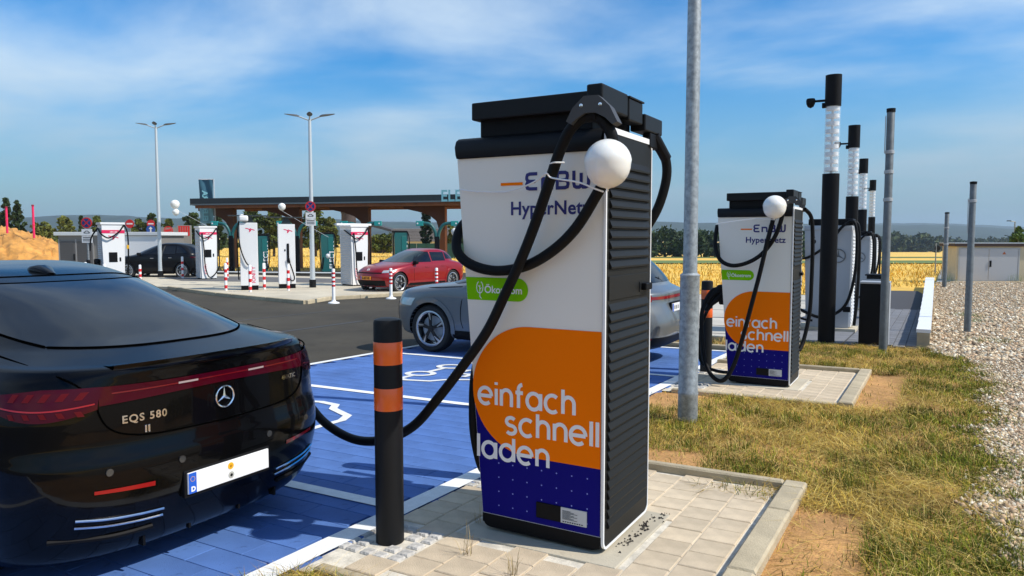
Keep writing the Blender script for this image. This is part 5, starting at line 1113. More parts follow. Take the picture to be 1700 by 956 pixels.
def slim_charger(label, px, d, h, rot, slot):
    x, y = site(px, d); c = thing('charging_station', label, 'charger', (x, y, gz(x, y) + .10), CAMR + rot, 'slim square white chargers')
    W, D = .66, .58; f = -D / 2
    cab = obj('cabinet', MB().rbox(-W / 2, W / 2, f, D / 2, .18, h, .012), WHITE, c); obj('plinth', MB().box(-W / 2 + .01, W / 2 - .01, f + .01, D / 2 - .01, 0, .18), BLACK, c)
    obj('winged_emblem', onface(horse_logo(.34), .06, h * .89, f - .004), PINK, cab)
    tv = vert_text('IONITY', .19, .003)
    if not slot: obj('lettering', onface(tv, .22, .28, f - .004), PINK, cab)
    s_ = vert_text('IONITY', .17, .003); s_.v = [(-W / 2 - .004, .05 - p[0], h * .75 + p[1]) for p in s_.v]; obj('lettering', s_, DGREY, cab)
    for yy in (-.12, .06): obj('vent_grille', MB().box(-W / 2 - .006, -W / 2, yy - .05, yy + .05, h * .22, h * .72), mat('vent_grey', (.30, .30, .31), .6), cab)
    obj('solar_wing', MB().rbox(-W * 1.15, W * 1.15, -.22, .22, h + .26, h + .30, .01), ROOFD, c); obj('wing_neck', MB().prism([(-.2, h), (.2, h), (.08, h + .26), (-.08, h + .26)], -.1, .1), ROOFD, c)
    if slot:
        obj('plug_slot', MB().rbox(.0, .09, f - .008, f, h * .40, h * .70, .02), BLACK, cab); obj('reader', MB().rbox(-.10, -.05, f - .008, f, h * .58, h * .61, .01), BLACK, cab)
        obj('charging_plug', MB().tube([(.05, f - .05, h * .47), (.10, f - .08, h * .40)], [.05, .035], 8), BLACK, c)
        obj('cable', MB().tube(crom([(.10, f - .08, h * .40), (.2, f - .1, h * .28), (.27, f - .1, h * .16), (.2, f - .1, h * .12), (.1, f - .09, h * .14), (.05, f - .06, h * .2)], 6), .025, 8), RUBB, c)
    else:
        obj('camera_head', MB().rbox(-.34, .0, f - .1, f + .2, h + .05, h + .28, .06, 3), WHITE, c, smooth=50)
        obj('cable', MB().tube(crom([(-W / 2 - .02, f + .1, h * 1.02), (-W / 2 - .05, f - .04, h * .85), (-W / 2 + .04, f - .06, h * .6), (-.12, f - .07, h * .42), (.02, f - .06, h * .36)], 6), .024, 8), RUBB, c)
        obj('cable', MB().tube(crom([(-W / 2 - .04, .0, h * 1.02), (-W / 2 - .1, 0, h * .8), (-W / 2 - .1, .05, h * .4), (-W / 2 - .08, .1, h * .15)], 6), .024, 8), RUBB, c)
    return c
slim_charger('slim square white charger with vertical red lettering', 414, 29.3, 2.66, math.radians(18), False)
slim_charger('slim square white charger with a black plug slot', 476, 30.3, 2.62, math.radians(20), True)
# ------------------------------------------------------------------ red and white posts
def striped(label, px, py, top, r=.055, flex=False, d=None):
    d = d or 2663 / (py - 394); x, y = site(px, d); h = (py - top) / 1220 * d
    t = thing('striped_post', label, 'bollard', (x, y, gz(x, y) + (.0 if flex else .1)), 0, 'red and white posts')
    obj('tube', MB().lathe([(r, 0), (r, h - .02), (r * .7, h), (0, h + .005)], 14), WHITE, t, smooth=40)
    if flex: obj('foot', MB().lathe([(.19, 0), (.18, .03), (.08, .06), (r, .12)], 16), WHITE, t, smooth=40)
    for k in range(4 if flex else 3):
        zb = h * ((.90 - .12 * k) if flex else (.78 - .29 * k)); hb = .065 if flex else .13
        obj('red_band', MB().lathe([(r + .001, zb - hb), (r + .004, zb - hb + .002), (r + .004, zb - .002), (r + .001, zb)], 14), REDP, t, smooth=40)
    return t
striped('red and white post just above the black car roof at the leftmost charger', 141.5, 476, 428, d=28.5)
striped('red and white post before the cables of the leftmost charger', 173, 476, 430, d=28.2)
striped('red and white post before the front door of the black sport utility car', 232, 460, 429.5, d=33.5)
striped('red and white post before the rear wheel of the black sport utility car', 302.6, 465, 429)
striped('red and white post before the middle red band charger', 332.7, 466, 431)
striped('red and white post left of the slim lettered charger', 374, 486.5, 441)
striped('red and white post further back left of the slim lettered charger', 377, 464.5, 431)
striped('red and white post in front of the slim lettered charger', 414.5, 489, 444)
striped('red and white post between the two slim chargers', 438, 484.5, 440.5)
striped('red and white post in front of the slot charger', 478, 486.5, 443)
striped('flexible white post with red bands on the island corner', 553, 503.5, 446, flex=True)
striped('flexible white post with red bands before the red car nose', 648.5, 496, 445, flex=True)
striped('flexible white post with red bands before the red car door', 724.5, 494, 444.5, flex=True)
# ------------------------------------------------------------------ street lamps and signs
def street_lamp(label, px, d, top):
    x, y = site(px, d); h = zat(top, d) - gz(x, y)
    t = thing('street_lamp', label, 'street lamp', (x, y, gz(x, y)), CAMR, 'twin arm street lamps')
    obj('pole', MB().lathe([(.13, 0), (.125, .45), (.11, .46), (.10, 1.2), (.06, h - .1), (.055, h)], 14), mat('pale_steel', (.55, .60, .62), .45, metal=.3), t, smooth=40)
    obj('pole_foot', MB().lathe([(.14, 0), (.14, .42), (.12, .44)], 14), DGREY, t)
    for ang, L in ((180, 1.0), (0, 1.0), (-75, .35)):
        a = math.radians(ang); ux, uy = math.cos(a), math.sin(a)
        ar = obj('arm', MB().tube([(0, 0, h - .05), (ux * L * .45, uy * L * .45, h + .12)], .03, 8), MATS['pale_steel'], t)
        hd = MB(); q = []
        for s_, w, th in ((0, .05, .05), (.12, .09, .07), (.30, .12, .055), (.55, .10, .03), (.68, .04, .02)):
            r0 = L * .42 + s_ * (.9 if L > .5 else .5); zz = h + .10 + .16 * s_; q.append([(ux * r0 - uy * w, uy * r0 + ux * w, zz), (ux * r0 - uy * w * .6, uy * r0 + ux * w * .6, zz + th), (ux * r0 + uy * w * .6, uy * r0 - ux * w * .6, zz + th), (ux * r0 + uy * w, uy * r0 - ux * w, zz), (ux * r0 - uy * w, uy * r0 + ux * w, zz)])
        hd.grid(q); hd.f = [tuple(reversed(f)) for f in hd.f]; obj('lantern', hd, mat('lantern_grey', (.10, .105, .11), .5), t, smooth=40)
    return t
street_lamp('twin arm street lamp before the black sport utility car', 266, 38.5, 214)
street_lamp('twin arm street lamp carrying the no stopping sign', 518.5, 30.6, 201)
def no_stopping(label, px, py, d, r, pole=False, plates=True):
    x, y = site(px, d); z = zat(py, d)
    t = thing('no_stopping_sign', label, 'sign', (x, y, z), CAMR)
    obj('disc', MB().lathe([(r, 0), (r, .02), (0, .02)], 28, 'y'), REDP, t)
    obj('blue_face', MB().lathe([(r * .78, -.004), (0, -.004)], 28, 'y'), SIGNB, t)
    for a in (45, 135):
        ca, sa = math.cos(math.radians(a)), math.sin(math.radians(a)); w = r * .09; L = r * .80
        obj('red_bar', MB().sheet([(-ca * L + sa * w, -sa * L - ca * w), (ca * L + sa * w, sa * L - ca * w), (ca * L - sa * w, sa * L + ca * w), (-ca * L - sa * w, -sa * L + ca * w)], -.007 - a * .00001), REDP, t)
    if plates:
        p1 = obj('sub_plate', MB().box(-r * .95, r * .95, 0, .02, -r * 2.35, -r * 1.15), WHITE, t)
        cr = MB(); cr.ribbon([(-.6, -.15), (-.62, .05), (-.4, .1), (-.25, .32), (.25, .32), (.4, .1), (.62, .05), (.6, -.15), (-.6, -.15)], .14); cr.v = [(p[0] * r * .8, p[1] * r * .8, p[2]) for p in cr.v]
        obj('car_symbol', onface(cr, 0, -r * 1.75, -.003), BLACK, p1)
        p2_ = obj('sub_plate', MB().box(-r * .95, r * .95, 0, .02, -r * 3.65, -r * 2.45), WHITE, t); bars = MB()
        for k in range(3): bars.box(-r * .75, r * .75, -.004, -.001, -r * (2.75 + .3 * k), -r * (2.63 + .3 * k))
        obj('text_lines', bars, DGREY, p2_)
    if pole: obj('pole', MB().tube([(0, .05, r), (0, .05, -z + gz(x, y))], .04, 8), GALV, t)
    return t
no_stopping('round no stopping sign with two plates on the street lamp', 517, 343, 30.3, .215)
no_stopping('round no stopping sign with two plates on its own post', 146, 370, 30.5, .225, True)
def no_entry(label, px, py, d, r):
    x, y = site(px, d); z = zat(py, d); t = thing('no_entry_sign', label, 'sign', (x, y, z), CAMR)
    obj('disc', MB().lathe([(r, 0), (r, .02), (0, .02)], 20, 'y'), REDP, t); obj('white_bar', MB().box(-r * .7, r * .7, -.006, 0, -r * .17, r * .17), WHITE, t); obj('pole', MB().tube([(0, .05, r), (0, .05, gz(x, y) - z)], .04, 8), GALV, t)
no_entry('small no entry sign at the red band charger cable', 217.5, 371.5, 52, .30)
no_entry('small no entry sign above the blue arrow sign', 252.5, 371.5, 56, .30)
x, y = site(252, 55.5); t = thing('arrow_sign', 'round blue arrow sign near the far street lamp', 'sign', (x, y, zat(381, 55.5)), CAMR)
obj('disc', MB().lathe([(.34, 0), (.34, .02), (0, .02)], 20, 'y'), SIGNB, t); obj('arrow', MB().prism([(-.05, -.2), (.05, -.2), (.05, .05), (.15, .05), (0, .22), (-.15, .05), (-.05, .05)], -.006, 0), WHITE, t); obj('pole', MB().tube([(0, .05, .3), (0, .05, -2.8)], .04, 8), GALV, t)
# ------------------------------------------------------------------ grey substation and hoardings
x, y = site(95, 41.5); z0 = gz(x, y)
t = thing('substation', 'grey transformer station with louvred doors and white roof behind the mound', 'building', (x, y, z0), CAMR + math.radians(-2))
L_ = 172 / 1220 * 41.5; H_ = zat(391, 41.5) - z0
obj('wall', MB().box(.12, L_, 0, 3.0, 0, H_), CONTG, t); obj('roof', MB().rbox(-.06, L_ + .15, -.15, 3.2, H_ + .003, H_ + .20, .02), mat('pale_roof', (.62, .64, .64), .6), t)
for k in range(2):
    x0 = .22 + k * .98; dr = obj('door', MB().box(x0, x0 + .86, -.03, -.002, .05, H_ - .35), CONTD, t)
    lv_ = MB().box(x0 + .05, x0 + .81, -.045, -.031, 0, .035).mesh('slat', 0, CONTD)
    for j in range(18): link('slat', lv_, dr, (0, 0, .15 + j * .105))
obj('door_frame', MB().box(.13, .20, -.04, -.003, .02, H_ - .2).box(1.10, 1.18, -.04, -.003, .02, H_ - .2).box(2.08, 2.16, -.04, -.003, .02, H_ - .2), mat('frame_grey', (.27, .26, .25), .6), t)
obj('door_handle', MB().rbox(1.0, 1.06, -.09, -.04, .9, 1.25, .01), BLACK, t)
obj('white_wall', MB().box(2.5, L_ + .05, -.06, -.01, .1, H_ - .02), WHITE, t)
x, y = site(294, 62); z0 = gz(x, y)
t = thing('hoarding', 'grey hoarding with red circle and red lettering beyond the street lamp', 'billboard', (x, y, z0), CAMR)
for a, b, zt in ((-1.3, .05, 377.5), (.07, 1.25, 374)): obj('panel', MB().box(a, b, 0, .1, 1.6, zat(zt, 62) - z0), mat('hoarding_grey', (.26, .27, .28), .6), t)
ring_ = MB(); zc_ = zat(383, 62) - z0; ring_.ribbon(arc(-.65, zc_, .36, .36, 0, 360, 24), .07); ring_.ribbon([(-.93, zc_ - .02), (-.37, zc_ + .06)], .2, z=.003); ring_.ribbon(arc(-.65, zc_, .25, .25, 0, 360, 20), .03, z=.005)
obj('red_roundel', onface(ring_, 0, 0, -.004), REDP, t)
bars = MB()
for k in range(5): bars.box(.2 + k * .2, .34 + k * .2, -.006, -.001, zc_ - .42, zc_ + .40)
for k in range(3): bars.box(.2, 1.14, -.008, -.0065, zc_ - .42 + k * .38, zc_ - .36 + k * .38)
obj('red_letters', bars, REDP, t)
obj('leg', MB().box(-1.2, -1.1, .02, .1, 0, 1.6), GALV, t); obj('leg', MB().box(1.1, 1.2, .02, .1, 0, 1.6), GALV, t)
# ------------------------------------------------------------------ teal chargers and timber canopy
def teal_charger(label, px, d, h, rot, txt=True):
    x, y = site(px, d); c = thing('charging_station', label, 'charger', (x, y, gz(x, y) + .02), CAMR + rot, 'teal chargers under the canopy')
    W, D = .85, .62; f = -D / 2
    cab = obj('cabinet', MB().prism([(-W / 2 + .08, .04), (W / 2 - .06, .04), (W / 2, h), (-W / 2, h)], f, D / 2), TEAL, c)
    obj('head', MB().rbox(-W / 2 + .02, W / 2 - .02, f + .02, D / 2, h + .005, h + .12, .02), BLACK, c)
    obj('front_panel', MB().rbox(.02, W / 2 - .08, f - .02, f - .001, h * .56, h * .92, .015), mat('teal_light', (.008, .13, .125), .35), c)
    tv = vert_text('ELECTRA', .40, .010); obj('lettering', onface(tv, W / 2 - .05, .22, f - .006), LETTER, cab)
    for sg in (-1, 1): obj('cable', MB().tube(crom([(sg * W * .45, f - .02, h + .06), (sg * (W / 2 + .06), f - .06, h * .85), (sg * (W / 2 + .05), f - .06, h * .4), (sg * W * .42, f - .06, .2), (sg * W * .3, f - .03, h * .4)], 5), .03, 6), RUBB, c)
    return c
teal_charger('teal charger with white lettering between the slim white chargers', 434, 46.8, 2.25, math.radians(24))
teal_charger('teal charger with white lettering beside the lamp with sign', 543, 45.8, 2.35, math.radians(24))
teal_charger('teal charger behind the red car', 664, 44.5, 2.45, math.radians(24))
A_ = Vector((*site(318, 50), 0)); B_ = Vector((*site(806, 44.5), 0)); LC = (B_ - A_).length; ux = (B_ - A_).normalized(); ang = math.atan2(ux.y, ux.x)
CZ = zat(330, 50) ; g0 = gz(A_.x, A_.y)
can = thing('canopy', 'long dark canopy on timber columns with raised pale letters', 'canopy', (A_.x, A_.y, g0), ang)
zt = CZ - g0
obj('roof', MB().rbox(0, LC, 0, 6.0, zt - .36, zt, .02), ROOFD, can)
obj('light_edge', MB().box(.02, LC - .02, -.02, .06, zt - .46, zt - .365), mat('edge_pale', (.16, .19, .19), .5), can)
for yb in (.25, 3.0, 5.7): obj('beam', MB().box(.3, LC - .2, yb - .1, yb + .1, zt - .66, zt - .47), WOOD, can)
obj('soffit', MB().box(.1, LC - .1, .12, 5.9, zt - .47, zt - .40), mat('shaded_soffit_wood', (.07, .035, .015), .7), can)  # shade under the canopy is put into the soffit's dark colour
for k, px in enumerate((388, 496, 610, 736)):
    q = None
    for s_ in np.linspace(0, LC, 400):       # where the column line crosses this bearing
        p = A_ + ux * s_ + Vector((-ux.y, ux.x, 0)) * 3.0; dd = p.x * FW[0] + p.y * FW[1]; ll = p.x * RT[0] + p.y * RT[1]
        if ll / dd >= (px - 850) / 1220: q = s_; break
    col = obj('column', MB().box(q - .19, q + .19, 2.8, 3.2, 0, zt - .45), WOOD, can)
    br = [(q + .19, zt - 2.1), (q + .19, zt - .47), (q - 2.7, zt - .47), (q - 2.7, zt - .72), (q - 1.6, zt - .95), (q - .85, zt - 1.2), (q - .40, zt - 1.55), (q - .22, zt - 2.1)]
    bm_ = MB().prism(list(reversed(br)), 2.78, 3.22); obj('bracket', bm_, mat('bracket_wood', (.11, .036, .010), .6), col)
# raised letters on the roof edge
tm = font_mb('ELECTRA', .98, .018, spacing=1.0); ls = None
for s_ in np.linspace(0, LC, 600):
    p = A_ + ux * s_; dd = p.x * FW[0] + p.y * FW[1]; ll = p.x * RT[0] + p.y * RT[1]
    if ll / dd >= (733 - 850) / 1220: ls = s_; break
n0 = len(tm.v); base_v = [(ls + p[0] * .93, -.10, zt - .42 + p[1]) for p in tm.v]
obj('lettering', MB().add(base_v, tm.f), CYANL, can)
# Y-shaped lamp posts under the canopy
for k, (px, d, lab) in enumerate(((385, 45.6, 'teal cable gantry behind the slim lettered charger'), (494, 44.6, 'teal cable gantry behind the slot charger'), (600, 43.5, 'teal cable gantry behind the red band charger'), (726, 42.3, 'teal cable gantry right of the cypress'))):
    x, y = site(px, d); t = thing('cable_gantry', lab, 'gantry', (x, y, gz(x, y)), CAMR, 'teal cable gantries'); zz = zat(371, d) - gz(x, y)
    obj('post', MB().box(-.14, .14, -.1, .1, 0, zz - .75), BLACK, t)
    for sg in (-1, 1):
        pts = [(sg * .07, 0, zz - .9), (sg * .10, 0, zz - .55), (sg * .30, 0, zz - .15), (sg * .6, 0, zz), (sg * 1.2, 0, zz)]
        a_ = obj('arm', MB().tube(crom(pts, 6), .10, 8), TEAL, t, smooth=50); obj('arm_end', MB().rbox(sg * 1.0 - .2, sg * 1.0 + .22, -.13, .13, zz - .14, zz + .14, .02), TEALB, t)
        obj('end_lamp', MB().lathe([(.05, -.14), (0, -.145)], 10, 'y', (sg * 1.1, 0, zz)), WHITE, a_)
# banner
x, y = site(358, 52); z0 = gz(x, y); t = thing('banner_flag', 'dark blue and pale vertical banner rising behind the canopy', 'flag', (x, y, z0), CAMR)
zt_, zb_ = zat(299, 52) - z0, zat(371, 52) - z0; zm_ = zat(346, 52) - z0
obj('mast', MB().tube([(.12, 0, 0), (.02, 0, zt_ + .05)], .045, 8), mat('pale_steel', (.5, .5, .5)), t)
def cloth(z0_, z1_): return MB().grid([[(-1.02 + .98 * i / 10, .06 * math.sin(i * .9 + j * .7), z0_ + (z1_ - z0_) * j / 6) for j in range(7)] for i in range(11)])
obj('cloth', cloth(zm_, zt_), mat('banner_navy', (.035, .125, .18), .7), t, smooth=60); obj('pale_cloth', cloth(zb_, zm_ - .002), mat('banner_pale', (.24, .46, .50), .7), t, smooth=60)
tm = font_mb('ELECTRA', .52, .02); tm.v = [(-.30 - p[1], -.10, zt_ - 2.9 + p[0]) for p in tm.v]; tm.v = [(-1.06 - p[0], p[1], p[2]) for p in tm.v]; obj('lettering', tm, CYANL, t)
obj('top_spar', MB().box(-1.05, .05, -.03, .03, zt_ - .01, zt_ + .05), WHITE, t)
# small balloons across the lane
for px, py, d, r, lab in ((293.5, 339.5, 38, .23, 'higher white balloon of the pair beside the far street lamp'), (294.5, 352.5, 38, .17, 'lower white balloon of the pair beside the far street lamp'), (470, 343.5, 33, .165, 'white balloon above the slot charger'), (756, 385, 44, .25, 'white balloon at the timber column left of the big charger'), (403.5, 361, 33, .14, 'white balloon on top of the slim lettered charger'), (545, 424.5, 44, .15, 'drooping white balloon under the canopy')):
    x, y = site(px, d); b_ = balloon(lab, x, y, zat(py, d), r)
    if py < 350 and d < 40: obj('string', MB().tube(crom([(0, 0, -r * 1.1), (.8, .4, -.7), (1.9, .9, -1.35)], 4), .006, 5), WHITE, b_)
# ================================================================== BACKGROUND
# mound of loose soil on the left with two pink posts
mb = MB(); P = []
for i in range(121):
    row = []
    for j in range(31):
        px = -330 + (112 + 330) * i / 120; d = 43 + 22 * j / 30; x, y = site(px, d)
        topz = zat(float(np.interp(px, [-330, 0, 40, 95, 112], [352, 375.5, 382, 402, 428])), 52)
        k = math.sin(PI * min(1, j / 18) / 2) if j < 18 else math.cos(PI * (j - 18) / 24)
        z = gz(x, y) - .05 + (topz - gz(x, y)) * max(0, k) + .16 * float(vnoise(x, y, 1.2)) * (0 < j < 30) + .14 * float(vnoise(x, y, 4.0, 1.0)) + .10 * random.uniform(-1, 1)
        row.append((x, y, z))
    P.append(row)
mb.grid(P)
mo = obj('soil_mound', mb, mat('mound_soil', (.60, .285, .062), .95, var=.48, scale=.9, bump=1.0, bscale=5, detail=9, spots=.35), smooth=60); struct(mo, 'loose orange soil mound behind the black car')
for px, t0, t1, lab in ((14.5, 344, 380, 'pink marker post on the soil mound near the frame edge'), (58.5, 341, 388, 'taller pink marker post on the right slope of the soil mound')):
    x, y = site(px, 51); za, zb = zat(t1, 51), zat(t0, 51); t = thing('marker_post', lab, 'post', (x, y, za - .3), 0, 'pink marker posts')
    obj('shaft', MB().lathe([(.07, 0), (.07, zb - za + .3), (.05, zb - za + .32), (0, zb - za + .33)], 12), STAKE, t, smooth=40); obj('collar', MB().lathe([(.07, .9), (.085, .91), (.085, 1.0), (.07, 1.01)], 12), STAKE, t); obj('cap', MB().lathe([(.08, zb - za + .22), (.082, zb - za + .335), (0, zb - za + .345)], 12), mat('post_cap_dark', (.3, .01, .04), .5), t)
# trees ------------------------------------------------------------------
def leaves(centres, radii, n_per, size, col, rs, flat=1.0):
    k = len(centres); C_ = np.repeat(centres, n_per, 0); Rr = np.repeat(radii, n_per, 0); n = len(C_)
    v = rs.normal(size=(n, 3)); v /= np.linalg.norm(v, axis=1)[:, None]; p = C_ + v * Rr * (rs.random((n, 1)) ** .45)
    a = rs.normal(size=(n, 3)); a /= np.linalg.norm(a, axis=1)[:, None]; b = np.cross(a, rs.normal(size=(n, 3))); b /= np.linalg.norm(b, axis=1)[:, None]
    s = size * rs.uniform(.6, 1.3, (n, 1)); V = np.stack([p - a * s, p + b * s * .55, p + a * s, p - b * s * .55], 1).reshape(-1, 3)
    F = np.arange(4 * n).reshape(-1, 4)
    tone = np.repeat(np.repeat(rs.uniform(.65, 1.3, (k, 1)), n_per, 0) * rs.uniform(.75, 1.25, (n, 1)), 4, 0)
    cc = np.array(col)[None] * tone; return V, F, np.clip(cc, 0, 1)
def tree(name, label, px, d, base, top, wpx, col, seed, shape='round', n=70, per=46, leaf=None, group='trees around the field', cat='tree'):
    rs = np.random.default_rng(seed); x, y = site(px, d); zb = zat(base, d); zt = zat(top, d); H = zt - zb; W = wpx / 1220 * d / 2
    t = thing(name, label, cat, (x, y, zb), 0, group)
    trunk_h = H * (.28 if shape != 'cypress' else .06)
    tk = MB(); tk.tube([(0, 0, -.3), (.02 * H, 0, trunk_h), (-.01 * H, .01 * H, H * .6), (0, 0, H * .85)], [H * .030, H * .024, H * .014, H * .004], 8)
    for k in range(6):
        a = k * 1.1 + seed; r = W * .55; z1 = H * (.35 + .07 * k); tk.tube([(0, 0, z1 - .08 * H), (math.cos(a) * r * .5, math.sin(a) * r * .5, z1), (math.cos(a) * r, math.sin(a) * r, z1 + .1 * H)], [H * .012, H * .008, H * .003], 5)
    obj('trunk', tk, BARK, t, smooth=60)
    cs = []
    while len(cs) < n:
        u = rs.uniform(-1, 1, 3); h = rs.random()
        if shape == 'round': rr = math.sin(PI * min(1, max(.05, h * .95 + .06))) ** .55
        elif shape == 'cone': rr = max(.06, (1 - h) ** .8) * (.7 + .3 * rs.random())
        elif shape == 'cypress': rr = min(1, (h * 4 + .15)) * (1 - h ** 3 * .75)
        else: rr = .95 - .25 * h
        if u[0] ** 2 + u[1] ** 2 > 1: continue
        z = (.16 + .80 * h) * H if shape in ('round', 'bush') else (.08 + .90 * h) * H
        if shape == 'bush': z = (.06 + .84 * h) * H
        cs.append((u[0] * W * rr * .92, u[1] * W * rr * .92, z + rs.normal(0, .02 * H)))
    cs = np.array(cs); rad = np.full((n, 1), 1.0) * rs.uniform(.10, .22, (n, 1)) * np.array([[W * 1.0 + .1 * H] * 3]) * np.array([[1, 1, .8]])
    if shape in ('cone', 'cypress'): rad *= .62
    ls = leaf or max(.12, d * .0022)
    V, F, cc = leaves(cs, rad, per, ls, col, rs)
    obj_ = link('crown', npmesh('crown', V, F, LEAF, cc), t); return t
G1, G2, G3, G4 = (.055, .085, .022), (.10, .125, .022), (.040, .065, .020), (.13, .145, .028)
tree('birch_tree', 'tall dark tree behind the pink post on the mound', 14, 64, 400, 328, 34, G3, 1, 'cone', 90)
tree('birch_tree', 'dark loose tree between the two pink posts', 32, 63, 402, 334, 36, G3, 2, 'cone', 90)
tree('bushy_tree', 'low bright bush right of the taller pink post', 72, 66, 412, 366, 40, G4, 3, 'bush', 70)
tree('bushy_tree', 'dark bush at the frame edge beside the mound', -6, 66, 402, 345, 34, G3, 4, 'round', 70)
tree('bushy_tree', 'round yellow green tree above the grey substation', 109, 85, 418, 358, 32, G4, 5, 'round', 80)
tree('bushy_tree', 'thin tree beside the round no stopping sign', 137, 88, 418, 357, 16, G1, 6, 'cone', 46)
tree('bushy_tree', 'tree behind the leftmost white charger', 163, 88, 418, 358, 22, G2, 7, 'round', 60)
for k, (px, top, w, c) in enumerate(((233, 361, 24, G2), (255, 354, 30, G1), (283, 363, 22, G2), (322, 353, 44, G1))):
    tree('bushy_tree', ['yellow green tree left of the far street lamp', 'dark round tree behind the far street lamp', 'small tree behind the pair of balloons', 'broad dark tree behind the hoarding'][k], px, 92, 419, top, w, c, 20 + k)
for k, (px, top, w, c) in enumerate(((362, 352, 30, G3), (422, 345, 46, G1), (455, 348, 44, G2), (488, 346, 40, G1), (524, 343, 46, G2), (548, 360, 30, G4))):
    tree('bushy_tree', ['dark tree seen through the canopy beside the banner', 'tall tree seen under the canopy above the slim lettered charger', 'tall tree between the two slim chargers', 'tree behind the slot charger under the canopy', 'bright tall tree at the lamp with the sign', 'yellow green tree right of the lamp with the sign'][k], px, 84, 424, top, w, c, 40 + k, 'round', 90)
tree('cypress_tree', 'dark slender cypress before the tiled barn roof', 707.5, 78, 412, 346, 22, (.012, .028, .012), 60, 'cypress', 110, 50, .16)
for k, (px, top, w, c) in enumerate(((636, 388, 60, G2), (752, 371, 20, G4), (745, 398, 30, G2), (770, 392, 30, G1))):
    tree('garden_shrub', ['low hedge shrub left of the barn', 'pointed tree right of the timber column', 'green bush under the right end of the canopy', 'bush half hidden by the large charger'][k], px, 82, 417, top, w, c, 70 + k, 'bush', 60)
# barn, silo, green screen
x, y = site(650, 100); z0 = gz(x, y); t = thing('barn', 'long barn with grey tiled roof and white wall behind the red car', 'barn', (x, y, z0), CAMR)
def zz(py, d=100): return zat(py, d) - z0
bw = obj('wall', MB().box(0, 8.6, 0, 6, 0, zz(400)), mat('barn_white', (.62, .60, .54), .8), t)
rf = obj('roof', MB().prism([(-.3, zz(401)), (3.0, zz(379)), (3.0, zz(380)), (6.3, zz(401))][:1] + [(3.0, zz(379)), (6.3, zz(401))], -.2, 8.9, 'yz'), TILE, t)
ti = MB().box(0, 8.96, -.06, .0, 0, .05).mesh('tile_row', 0, TILE)
sl_len = math.hypot(3.3, zz(379) - zz(401)); 
for k in range(9):
    f_ = k / 9; o = link('tile_row', ti, rf, (-.1 + (-.1), -.3 + 3.3 * f_ - .02, zz(401) + (zz(379) - zz(401)) * f_ + .02)); 
for k in range(3): wd_ = obj('window', MB().box(1.2 + 2.6 * k, 2.4 + 2.6 * k, -.05, -.004, .6, 1.3), CGLASS, t)
x, y = site(640, 104); z1 = gz(x, y); t = thing('barn', 'darker gabled barn beside the brick silo', 'barn', (x, y, z1), CAMR)
obj('wall', MB().box(-4.2, .6, 0, 6, 0, zat(398, 104) - z1), BRICK, t)
obj('roof', MB().prism([(-4.6, zat(384, 104) - z1), (-2.6, zat(369, 104) - z1), (.9, zat(381, 104) - z1), (.9, zat(385, 104) - z1), (-2.6, zat(374, 104) - z1)], -.2, 6.2), mat('dark_tile', (.06, .058, .06), .8), t)
x, y = site(580, 108); z1 = gz(x, y); t = thing('silo_tower', 'round dark brick tower rising under the canopy', 'tower', (x, y, z1), CAMR); hh = zat(351.5, 108) - z1
obj('drum', MB().lathe([(1.05, 0), (1.05, hh - .25)], 20), BRICK, t, smooth=40); obj('rim', MB().lathe([(1.12, hh - .28), (1.15, hh), (0, hh + .02)], 20), mat('dark_tile', (.06, .058, .06)), t); obj('vent', MB().box(-.3, .1, -.2, .2, hh + .02, hh + .45), BRICK, t)
x, y = site(676, 76); t = thing('green_screen', 'dark green screen fence along the far edge of the stubble', 'fence', (x, y, gz(x, y)), CAMR)
scr_m = MB().box(0, .96, 0, .05, 0, zat(404, 76) - gz(x, y)).mesh('screen_panel', 0, HEDGEM)
for k in range(6): link('screen_panel', scr_m, t, (k * 1.0, 0, 0))
# beige shed on the right
x, y = site(1587.5, 36.6); z0 = gz(x, y); t = thing('shed', 'beige utility shed with grey double doors and flat roof by the gravel', 'shed', (x, y, z0), math.radians(20)); t.scale = (1.03, .55, 1)
hs = zat(409, 36.6) - z0
obj('wall', MB().box(0, 6.5, 0, 3.2, 0, hs), CREAM, t); obj('roof', MB().rbox(-.12, 6.7, -.16, 3.4, hs + .003, hs + .14, .01), mat('shed_roof_brown', (.055, .03, .022), .7), t); obj('roof_edge', MB().box(-.13, 6.71, -.17, 3.41, hs + .142, hs + .18), mat('roof_flashing', (.42, .44, .45), .5), t)
for k in range(2):
    dr = obj('door', MB().rbox(.15 + 1.28 * k, 1.41 + 1.28 * k, -.04, -.002, .06, hs - .12, .008), SHEDG, t)
    if k: 
        obj('door_handle', MB().rbox(1.46, 1.54, -.09, -.04, hs * .42, hs * .60, .01), BLACK, dr)
        obj('warning_triangle', MB().prism([(2.0, hs * .78), (2.16, hs * .78), (2.08, hs * .86)], -.048, -.041), mat('warning_print', (.5, .12, .02), .5), dr)
obj('door_frame', MB().box(.08, .145, -.05, -.002, .02, hs - .06).box(2.70, 2.765, -.05, -.002, .02, hs - .06).box(.146, 2.699, -.05, -.002, hs - .115, hs - .06).box(.146, 2.699, -.05, -.002, 0, .055), mat('frame_pale', (.45, .46, .46), .5), t)
obj('vent_panel', MB().box(3.05, 4.2, -.02, -.002, hs * .62, hs * .82), mat('vent_blue', (.35, .42, .46), .5), t)
obj('foundation', MB().box(-.1, 6.6, -.12, .0, -.1, .02), CONC, t)
